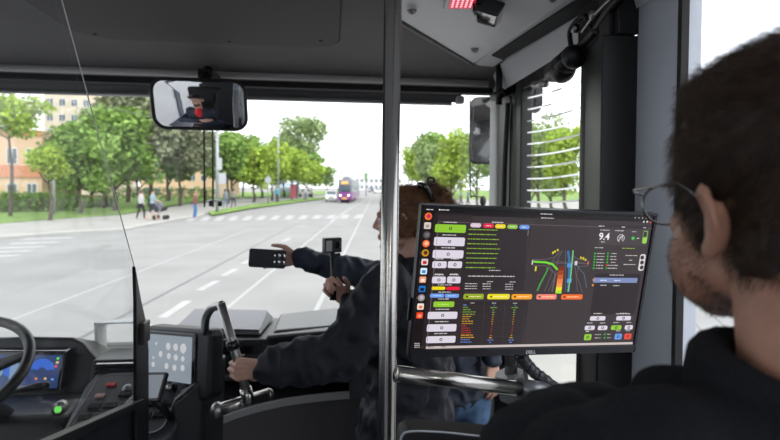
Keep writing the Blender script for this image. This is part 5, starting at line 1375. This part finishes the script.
tree(530, 50, 118, 202, 26, LY, 'yellow-green tree at the left side of the door glass', 2600)
# hedges
def hedge(x0, x1, y0, y1, Y0, Y1, lab, n=3000):
    a, b = atY(x0, y1, Y0), atY(x1, y1, Y1); h = atY((x0 + x1) / 2, y0, (Y0 + Y1) / 2).z
    t = thing('hedge', lab, 'hedge', ((a.x + b.x) / 2, (Y0 + Y1) / 2, ROAD + .1))
    k = 9; zc = (ROAD + .1 + h) / 2; rz = (h - ROAD - .1) / 2
    leaves([((a.x + (b.x - a.x) * i / (k - 1), Y0 + (Y1 - Y0) * i / (k - 1), zc), (abs(b.x - a.x) / k * .85, .9, rz)) for i in range(k)], n, .11, LG, 'foliage', t, int(x0) + 900)
hedge(-20, 72, 191, 209, 37, 40, 'long clipped green hedge at the left edge', 5000)
hedge(78, 112, 196, 207, 44, 46, 'short hedge behind the slanted glass edge', 1800)
hedge(112, 208, 186, 200, 62, 66, 'dark distant hedge behind the walkers', 3000)

# buildings
def facade(name, lab, px0, px1, ytop, ybase, Y, m_, rows, cols_, wm, depth=12, bands=None, cat='building', roof=None):
    a, b = atY(px0, 190, Y), atY(px1, 190, Y + 1); top = atY((px0 + px1) / 2, ytop, Y).z; base_ = ROAD
    t = thing(name, lab, cat, ((a.x + b.x) / 2, Y, base_))
    ex_ = (V((b.x, b.y, 0)) - V((a.x, a.y, 0))); W_ = ex_.length; ex_.normalize(); ey = V((-ex_.y, ex_.x, 0))
    M_ = frame(V((a.x, a.y, base_)), ex_, ey, V((0, 0, 1))); H_ = top - base_
    MB().box((0, 0, 0), (W_, depth, H_), M_).build('wall', m_, t)
    if roof: MB().box((-.4, -.4, H_), (W_ + .4, depth, H_ + .4), M_).build('roof', roof, t)
    for r in range(rows):
        z0 = H_ * (.12 + r * .88 / rows); z1 = z0 + H_ / rows * .42
        for c in range(cols_):
            x0 = W_ * (c + .22) / cols_; x1 = W_ * (c + .78) / cols_
            k = MB().box((x0, -.06, z0), (x1, .02, z1), M_).build('window', wm, t)
            MB().box((x0 + .08, -.08, z0 + .08), ((x0 + x1) / 2 - .04, -.05, z1 - .08), M_).box(((x0 + x1) / 2 + .04, -.08, z0 + .08), (x1 - .08, -.05, z1 - .08), M_).build('pane', mat('far_glass', (.10, .12, .15), .15), k)
    if bands:
        for z0, z1, mm in bands: MB().box((-.02, -.12, H_ * z0), (W_ + .02, .01, H_ * z1), M_).build('band', mm, t)
    return t
CREAM = mat('wall_cream', (.62, .54, .42), .9, var=.06, vscale=.5); ORG_ = mat('wall_orange', (.62, .26, .15), .9, var=.06, vscale=1); PCH = mat('wall_peach', (.70, .48, .33), .9); WFR = mat('window_frame_white', (.7, .7, .7), .6)
facade('house', 'low building with orange bands and white windows at the left edge', -60, 42, 128, 205, 44, PCH, 2, 5, WFR, 10, [(.40, .55, ORG_), (.93, 1.0, ORG_)])
facade('apartment_building', 'cream apartment block rising above the trees at the top left', 44, 116, 91, 200, 95, CREAM, 6, 6, WFR, 14, None, 'building', mat('roof_grey', (.3, .28, .27), .8))
facade('apartment_building', 'peach-coloured block glimpsed low between trunks behind the walkers', 140, 232, 168, 200, 85, PCH, 2, 8, WFR, 12)
facade('office_building', 'long pale building closing the street behind the tram', 345, 402, 176, 186, 260, mat('wall_far', (.72, .73, .74), .9), 2, 12, mat('far_win', (.5, .52, .55), .8), 20)
facade('office_building', 'taller pale block with a stepped roof directly above the tram', 348, 374, 172, 186, 290, mat('wall_far2', (.66, .67, .68), .9), 2, 6, mat('far_win', (.5, .52, .55), .8), 20)
facade('low_wall', 'low reddish garden wall behind the grass left of the walkers', 62, 110, 195, 206, 50, mat('wall_reddish', (.40, .22, .15), .9), 1, 1, mat('wall_reddish', (.40, .22, .15), .9), .4, None, 'wall')

# tram
TP = mat('tram_purple', (.20, .03, .22), .3); TG = mat('tram_grey', (.20, .21, .25), .4); TGL = mat('tram_glass', (.06, .09, .12), .1)
YT = 64.0
a, b = atY(337.5, 202, YT), atY(351.5, 202, YT)
tr = thing('tram', 'purple and grey tram with an orange destination display coming down the street', 'tram', ((a.x + b.x) / 2, YT, ROAD))
ex_ = V((b.x - a.x, 0, 0)).normalized(); dirv = (G(376, 192) - G(360, 202)); dirv = V((.09, 1, 0)).normalized()
exx = V((dirv.y, -dirv.x, 0)); MT = frame(V((a.x, YT, ROAD)), exx, dirv, V((0, 0, 1))); WT = b.x - a.x; HT = atY(344, 179, YT).z - ROAD
MB().hexa([MT @ V(q) for q in ((0, 0, .35), (WT, 0, .35), (WT * .97, .25, HT), (WT * .03, .25, HT))], [MT @ V(q) for q in ((0, 26, .35), (WT, 26, .35), (WT * .97, 26, HT), (WT * .03, 26, HT))]).build('body', TG, tr, bevel=.15)
MB().box((.02, -.10, .35), (WT - .02, .6, 1.35), MT).build('front_apron', TP, tr, bevel=.1)
MB().box((.15, -.06, 1.4), (WT - .15, .1, HT - .75), MT).build('windscreen', TGL, tr, bevel=.05)
MB().box((.45, -.02, HT - .62), (WT - .45, .16, HT - .28), MT).build('destination_display', mat('display_orange', (.4, .2, .05), .4, em=(1, .55, .18), es=1.1), tr)
for x in (.35, WT - .35): MB().tube([MT @ V((x, -.16, .95)), MT @ V((x, -.05, .95))], .13, 14).build('headlamp', mat('lamp_white', (.8, .8, .8), .3, em=(1, .93, .8), es=2.2), tr)
MB().box((WT / 2 - .35, -.14, .50), (WT / 2 + .35, -.08, .70), MT).build('number_plate', mat('plate_orange', (.8, .5, .1), .5), tr)
for k in range(5):
    MB().box((WT - .01, 1.2 + k * 4.8, 1.4), (WT + .03, 5.2 + k * 4.8, HT - .7), MT).build('side_window', TGL, tr)
MB().box((WT - .012, .6, .4), (WT + .02, 25.8, 1.3), MT).build('side_stripe', TP, tr)
for k in range(3): MB().box((.3, 1.5 + 8 * k, 0), (WT - .3, 4 + 8 * k, .4), MT).build('bogie', BLK, tr)
MB().box((.4, 2, HT), (WT - .4, 8, HT + .3), MT).build('roof_unit', TG, tr, bevel=.05)

# cars
def car(px, py, wpx, Y, m_, lab, side=False):
    c = atY(px, py, Y); w_ = wpx / 520 * Y; t = thing('car', lab, 'car', (c.x, Y, ROAD))
    if not side:
        M_ = Matrix.Translation((c.x, Y, ROAD))
        W2 = w_ / 2; pr_ = [(0, .25), (0, .75), (.9, .95), (1.6, 1.42), (3.2, 1.45), (4.1, .95), (4.3, .3)]
        MB().hexa([M_ @ V((-W2, y, z)) for y, z in pr_], [M_ @ V((W2, y, z)) for y, z in pr_]).build('body', m_, t, bevel=.08)
        MB().hexa([M_ @ V((-W2 * .85, .93, .98)), M_ @ V((W2 * .85, .93, .98)), M_ @ V((W2 * .75, 1.53, 1.38)), M_ @ V((-W2 * .75, 1.53, 1.38))], [M_ @ V((-W2 * .85, .98, .98)), M_ @ V((W2 * .85, .98, .98)), M_ @ V((W2 * .75, 1.6, 1.38)), M_ @ V((-W2 * .75, 1.6, 1.38))]).build('windscreen', TGL, t)
        for q in (-1, 1):
            MB().box((q * W2 * .72 - .14, -.03, .55), (q * W2 * .72 + .14, .06, .72), M_).build('headlamp', mat('lamp_white', (.8, .8, .8), .3, em=(1, .93, .8), es=2.2), t)
            for y in (.7, 3.5): MB().tube([M_ @ V((q * W2 * .98, y, .3)), M_ @ V((q * W2 * .8, y, .3))], .3, 16).build('wheel', RUB, t)
    else:
        L2 = w_ / 2; M_ = Matrix.Translation((c.x, Y, ROAD + .1)); pr_ = [(-L2, .25), (-L2, .8), (-L2 * .6, .95), (-L2 * .35, 1.42), (L2 * .5, 1.45), (L2 * .85, .95), (L2, .8), (L2, .25)]
        MB().hexa([M_ @ V((x, 0, z)) for x, z in pr_], [M_ @ V((x, 1.7, z)) for x, z in pr_]).build('body', m_, t, bevel=.06)
        MB().hexa([M_ @ V((x, -.01, z)) for x, z in ((-L2 * .5, .98), (-L2 * .3, 1.36), (L2 * .46, 1.38), (L2 * .72, .98))], [M_ @ V((x, .02, z)) for x, z in ((-L2 * .5, .98), (-L2 * .3, 1.36), (L2 * .46, 1.38), (L2 * .72, .98))]).build('side_glass', TGL, t)
        for q in (-.62, .62): MB().tube([M_ @ V((q * L2, -.02, .3)), M_ @ V((q * L2, .2, .3))], .3, 16).build('wheel', RUB, t)
CW = mat('car_white', (.6, .6, .6), .3); CD = mat('car_dark', (.08, .09, .11), .3)
car(331, 200, 11, 68, CW, 'white car with lit headlamps directly left of the tram')
car(379, 190, 8, 150, CW, 'pale distant car on the road right of the tram')
car(372, 189.5, 6, 175, CD, 'dark distant car far down the road')
car(305, 192, 16, 90, CW, 'white car parked sideways between tree trunks left of the tram', True)

# poles and signs
POL = mat('pole_grey', (.38, .40, .42), .5, .3); SGN = mat('sign_grey', (.45, .47, .50), .5)
def pole(px, yb, yt, lab, nm='lamp_post', cat='post', r=.07, extra=None):
    g = G(px, yb, ROAD + .1); top = atY(px - 1, yt, g.y).z
    t = thing(nm, lab, cat, g); MB().tube([g, V((g.x, g.y, top))], r, 12).build('pole', POL, t, True)
    return t, g, top
t, g, top = pole(54, 215, 150, 'short pale grey post on the grass at the left', 'street_post', r=.09)
MB().ell((g.x, g.y, top), (.11, .11, .06)).build('cap', POL, t, True)
t, g, top = pole(217, 212.5, 124, 'grey signal pole with small sign boards behind the wiper rods', 'signal_pole', r=.11)
for (x0, x1, y0, y1) in ((218.5, 226, 173, 184), (216.5, 222, 158, 170)):
    a, b = atY(x0, y0, g.y - .12), atY(x1, y1, g.y - .12); MB().box((a.x, g.y - .16, b.z), (b.x, g.y - .12, a.z)).build('sign_board', SGN, t, bevel=.02)
a = atY(220, 173, g.y - .1); b = atY(220, 205, g.y - .1); MB().tube([(a.x, g.y - .1, a.z), (a.x, g.y - .1, b.z)], .05, 8).build('conduit', POL, t, True)
MB().tube(bez([V((g.x, g.y, top - .3)), atY(205, 122, g.y), atY(190, 121, g.y)], 6), .05, 8).build('mast_arm', POL, t, True)
MB().tube([V((g.x, g.y, top - .2)), atY(262, 127, g.y)], .03, 8).build('mast_arm', POL, t, True)
t, g, top = pole(278, 202, 133, 'thin dark mast rising among the roadside trees', 'tram_mast', r=.10)
t, g, top = pole(268, 204, 175, 'short grey post with a round board beside the tram stop', 'stop_post', r=.06)
a = atY(268, 180, g.y); MB().tube([a, a - V((0, .05, 0))], .35, 20).build('stop_sign_disc', SGN, t)
t, g, top = pole(366, 196, 172, 'green-headed signal post in the distance right of the tram', 'traffic_light', r=.12)
a = atY(366, 177, g.y); MB().box(a + V((-.25, -.2, -.8)), a + V((.25, .2, .8))).build('signal_head', mat('signal_green', (.15, .3, .12), .5), t, bevel=.05)
# blue and yellow crossing sign seen through the door
t, g, top = pole(526.5, 212, 176, 'blue and yellow pedestrian crossing sign seen through the door glass', 'crossing_sign', 'sign', r=.04)
a = atY(529.5, 185, g.y - .06); MB().box(a + V((-.36, -.02, -.5)), a + V((.36, .02, .5))).build('backing_board', mat('sign_yellow', (.65, .75, .05), .5), t, bevel=.01)
MB().box(a + V((-.27, -.035, -.33)), a + V((.27, -.018, .30))).build('blue_plate', mat('sign_blue', (.02, .17, .5), .5), t)
MB().prism([a + V((-.18, -.04, -.22)), a + V((.18, -.04, -.22)), a + V((0, -.04, .20))], (0, -.01, 0)).build('white_triangle', mat('sign_white', (.75, .75, .75), .5), t)
# overhead wires
def wire(p, lab):
    o = MB().tube(bez(p, 6), .02, 6).build('overhead_wire', mat('wire_dark', (.12, .12, .13), .5)); recenter(o); tag(o, lab, 'wire')
wire([atY(150, 112, 44), atY(190, 122, 50), atY(262, 127, 54), atY(330, 150, 80)], 'thin overhead wire sloping behind the interior mirror towards the tram')
wire([atY(90, 104, 30), atY(180, 122, 40), atY(250, 131, 52)], 'thin overhead wire crossing the trees at the left')

# tram stop shelter
g = G(286, 201, ROAD + .1)
sh_ = thing('tram_stop_shelter', 'small tram stop shelter with posters among the roadside trees', 'shelter', g)
s_ = g.y / 520
for x in (-12, 12): MB().tube([g + V((x * s_, 0, 0)), g + V((x * s_, 0, 2.4))], .05, 8).build('post', POL, sh_)
MB().box(g + V((-14 * s_, -.5, 2.35)), g + V((14 * s_, 1.3, 2.5))).build('roof', TG, sh_)
MB().box(g + V((-12 * s_, 1.1, .3)), g + V((12 * s_, 1.15, 2.3))).build('back_panel', glassmat('shelter_glass', (.6, .66, .68), 1), sh_)
MB().box(g + V((4 * s_, -.1, .4)), g + V((10 * s_, -.02, 2.1))).build('poster', mat('poster_red', (.35, .07, .10), .5), sh_)
MB().box(g + V((-11 * s_, -.1, .5)), g + V((-6 * s_, -.02, 2.1))).build('poster', mat('poster_pale', (.55, .58, .6), .5), sh_)

# pedestrians
def ped(px, ybot, hpx, top_, bot_, lab, face=(0, 1), short=False, hairm=None, walk=.12, arm='down'):
    g = G(px, ybot, ROAD + .1); h = hpx / 520 * g.y; k = h / 1.75
    t = thing('person', lab, 'person', g)
    f = V((face[0], face[1], 0)).normalized(); r = V((f.y, -f.x, 0))
    Pz = lambda x, y, z: g + (r * x + f * y + V((0, 0, z))) * k
    Rr = Matrix((r, f, V((0, 0, 1)))).transposed()
    mb = MB(); mb.ell(Pz(0, .01, 1.64), (.078 * k, .095 * k, .115 * k), Rr); mb.cap(Pz(0, 0, 1.45), Pz(0, 0, 1.60), .055 * k, .05 * k)
    mb.ell(Pz(0, .10, 1.63), .015 * k)
    mb.ell(Pz(0, 0, 1.25), (.16 * k, .10 * k, .24 * k), Rr)
    hs = []
    for q in (-1, 1):
        S0 = Pz(q * .18, 0, 1.42)
        E0, W0 = (Pz(q * .23, -.02, 1.13), Pz(q * .22, .08, .90)) if arm == 'down' else (Pz(q * .22, .08, 1.16), Pz(q * .14, .34, 1.10))
        mb.cap(S0, E0, .045 * k, .038 * k); mb.cap(E0, W0, .036 * k, .026 * k); mb.ell(W0 + (W0 - E0).normalized() * .06 * k, (.025 * k, .035 * k, .05 * k))
        H0, K0, A0 = Pz(q * .09, 0, .92), Pz(q * .10, q * walk + .03, .50), Pz(q * .10, q * walk * 1.6 - .04, .09)
        mb.cap(H0, K0, .08 * k, .055 * k); mb.cap(K0, A0, .052 * k, .036 * k); mb.cap(A0 - V((0, 0, .04 * k)), A0 + f * .13 * k - V((0, 0, .05 * k)), .036 * k, .03 * k); hs.append((H0, K0, A0, S0, E0, W0))
    blob('body', mb, .022, SKIN, t, 2)
    mb = MB(); mb.ell(Pz(0, 0, 1.27), (.195 * k, .13 * k, .26 * k), Rr); mb.ell(Pz(0, 0, 1.02), (.18 * k, .13 * k, .16 * k), Rr); mb.cap(hs[0][3], hs[1][3], .07 * k, .07 * k)
    for H0, K0, A0, S0, E0, W0 in hs:
        mb.cap(S0, E0, .065 * k, .055 * k)
        if not short: mb.cap(E0, W0, .052 * k, .042 * k)
    blob('top', mb, .026, top_, t, 2)
    mb = MB(); mb.ell(Pz(0, 0, .92), (.165 * k, .125 * k, .12 * k), Rr)
    for H0, K0, A0, S0, E0, W0 in hs:
        mb.cap(H0, K0, .10 * k, .075 * k)
        if not short: mb.cap(K0, A0, .07 * k, .05 * k)
    blob('shorts' if short else 'trousers', mb, .026, bot_, t, 2)
    mb = MB(); mb.ell(Pz(0, -.015, 1.68), (.088 * k, .10 * k, .095 * k), Rr); mb.build('hair', hairm or HAIR, t, True)
    return t, g, k
M2 = lambda n, c: mat(n, c, .85)
ped(141, 219, 27, M2('cloth_white', (.5, .5, .5)), M2('cloth_black', (.02, .02, .025)), 'woman in a white top and black trousers, left of the man with the pushchair', (.6, .8))
tt_, gg, kk = ped(152.5, 220, 29, M2('cloth_lightblue', (.30, .40, .48)), M2('cloth_darkshort', (.03, .035, .05)), 'man in a light blue shirt and dark shorts pushing a pushchair', (.8, .6), True, None, .14, 'fwd')
g = G(160.5, 219.5, ROAD + .1); bg_ = thing('pushchair', 'dark pushchair with a grey hood in front of the man in shorts', 'pushchair', g)
for x, y in ((-.25, -.25), (-.25, .25), (.30, -.22), (.30, .22)): MB().tube([g + V((x, y, .13)), g + V((x, y + .04, .13))], .13, 16).build('wheel', RUB, bg_)
MB().tube([g + V((-.28, -.2, .15)), g + V((.10, -.2, .62)), g + V((-.35, -.2, 1.02)), g + V((-.35, .2, 1.02)), g + V((.10, .2, .62)), g + V((-.28, .2, .15))], .018, 8).tube([g + V((.3, -.2, .15)), g + V((-.05, -.2, .6))], .018, 8).build('frame', POL, bg_)
MB().hexa([g + V((-.20, -.2, .40)), g + V((.28, -.2, .50)), g + V((.28, .2, .50)), g + V((-.20, .2, .40))], [g + V((-.26, -.2, .62)), g + V((.36, -.2, .68)), g + V((.36, .2, .68)), g + V((-.26, .2, .62))]).build('seat', M2('cloth_black', (.02, .02, .025)), bg_, bevel=.04)
MB().ell(g + V((-.08, 0, .78)), (.26, .22, .24)).build('hood', M2('hood_grey', (.16, .16, .18)), bg_, True)
ped(195, 218.5, 26, M2('cloth_maroon', (.22, .08, .08)), M2('cloth_jeans', (.07, .18, .38)), 'person in a maroon top and blue jeans standing at the kerb', (.9, .3), False, M2('hair_fair', (.25, .13, .06)), .03)
ped(225.5, 208, 18, M2('cloth_greyblue', (.22, .25, .28)), M2('cloth_jeans2', (.15, .2, .28)), 'person in grey, left one of the two strolling right of the signal pole', (.3, 1))
ped(233.5, 207.5, 18, M2('cloth_olive', (.30, .30, .24)), M2('cloth_dark3', (.06, .06, .07)), 'person in olive, right one of the two strolling right of the signal pole', (.3, 1))
ped(277, 203, 16, M2('cloth_teal', (.1, .3, .4)), M2('cloth_dark3', (.06, .06, .07)), 'person in a teal top waiting left of the shelter posters', (.3, -1))
ped(305.5, 200.5, 14, M2('cloth_white', (.5, .5, .5)), M2('cloth_jeans2', (.15, .2, .28)), 'person in white standing alone between shelter and white car', (.3, -1))
ped(461, 205, 16, M2('cloth_greyblue', (.22, .25, .28)), M2('cloth_dark3', (.06, .06, .07)), 'person in grey waiting at the right, below the exterior mirror arm', (-.6, .4))
ped(468, 206, 17, M2('cloth_violet', (.16, .15, .24)), M2('cloth_dark3', (.06, .06, .07)), 'person in violet waiting beside the exterior mirror arm', (-.6, .4))
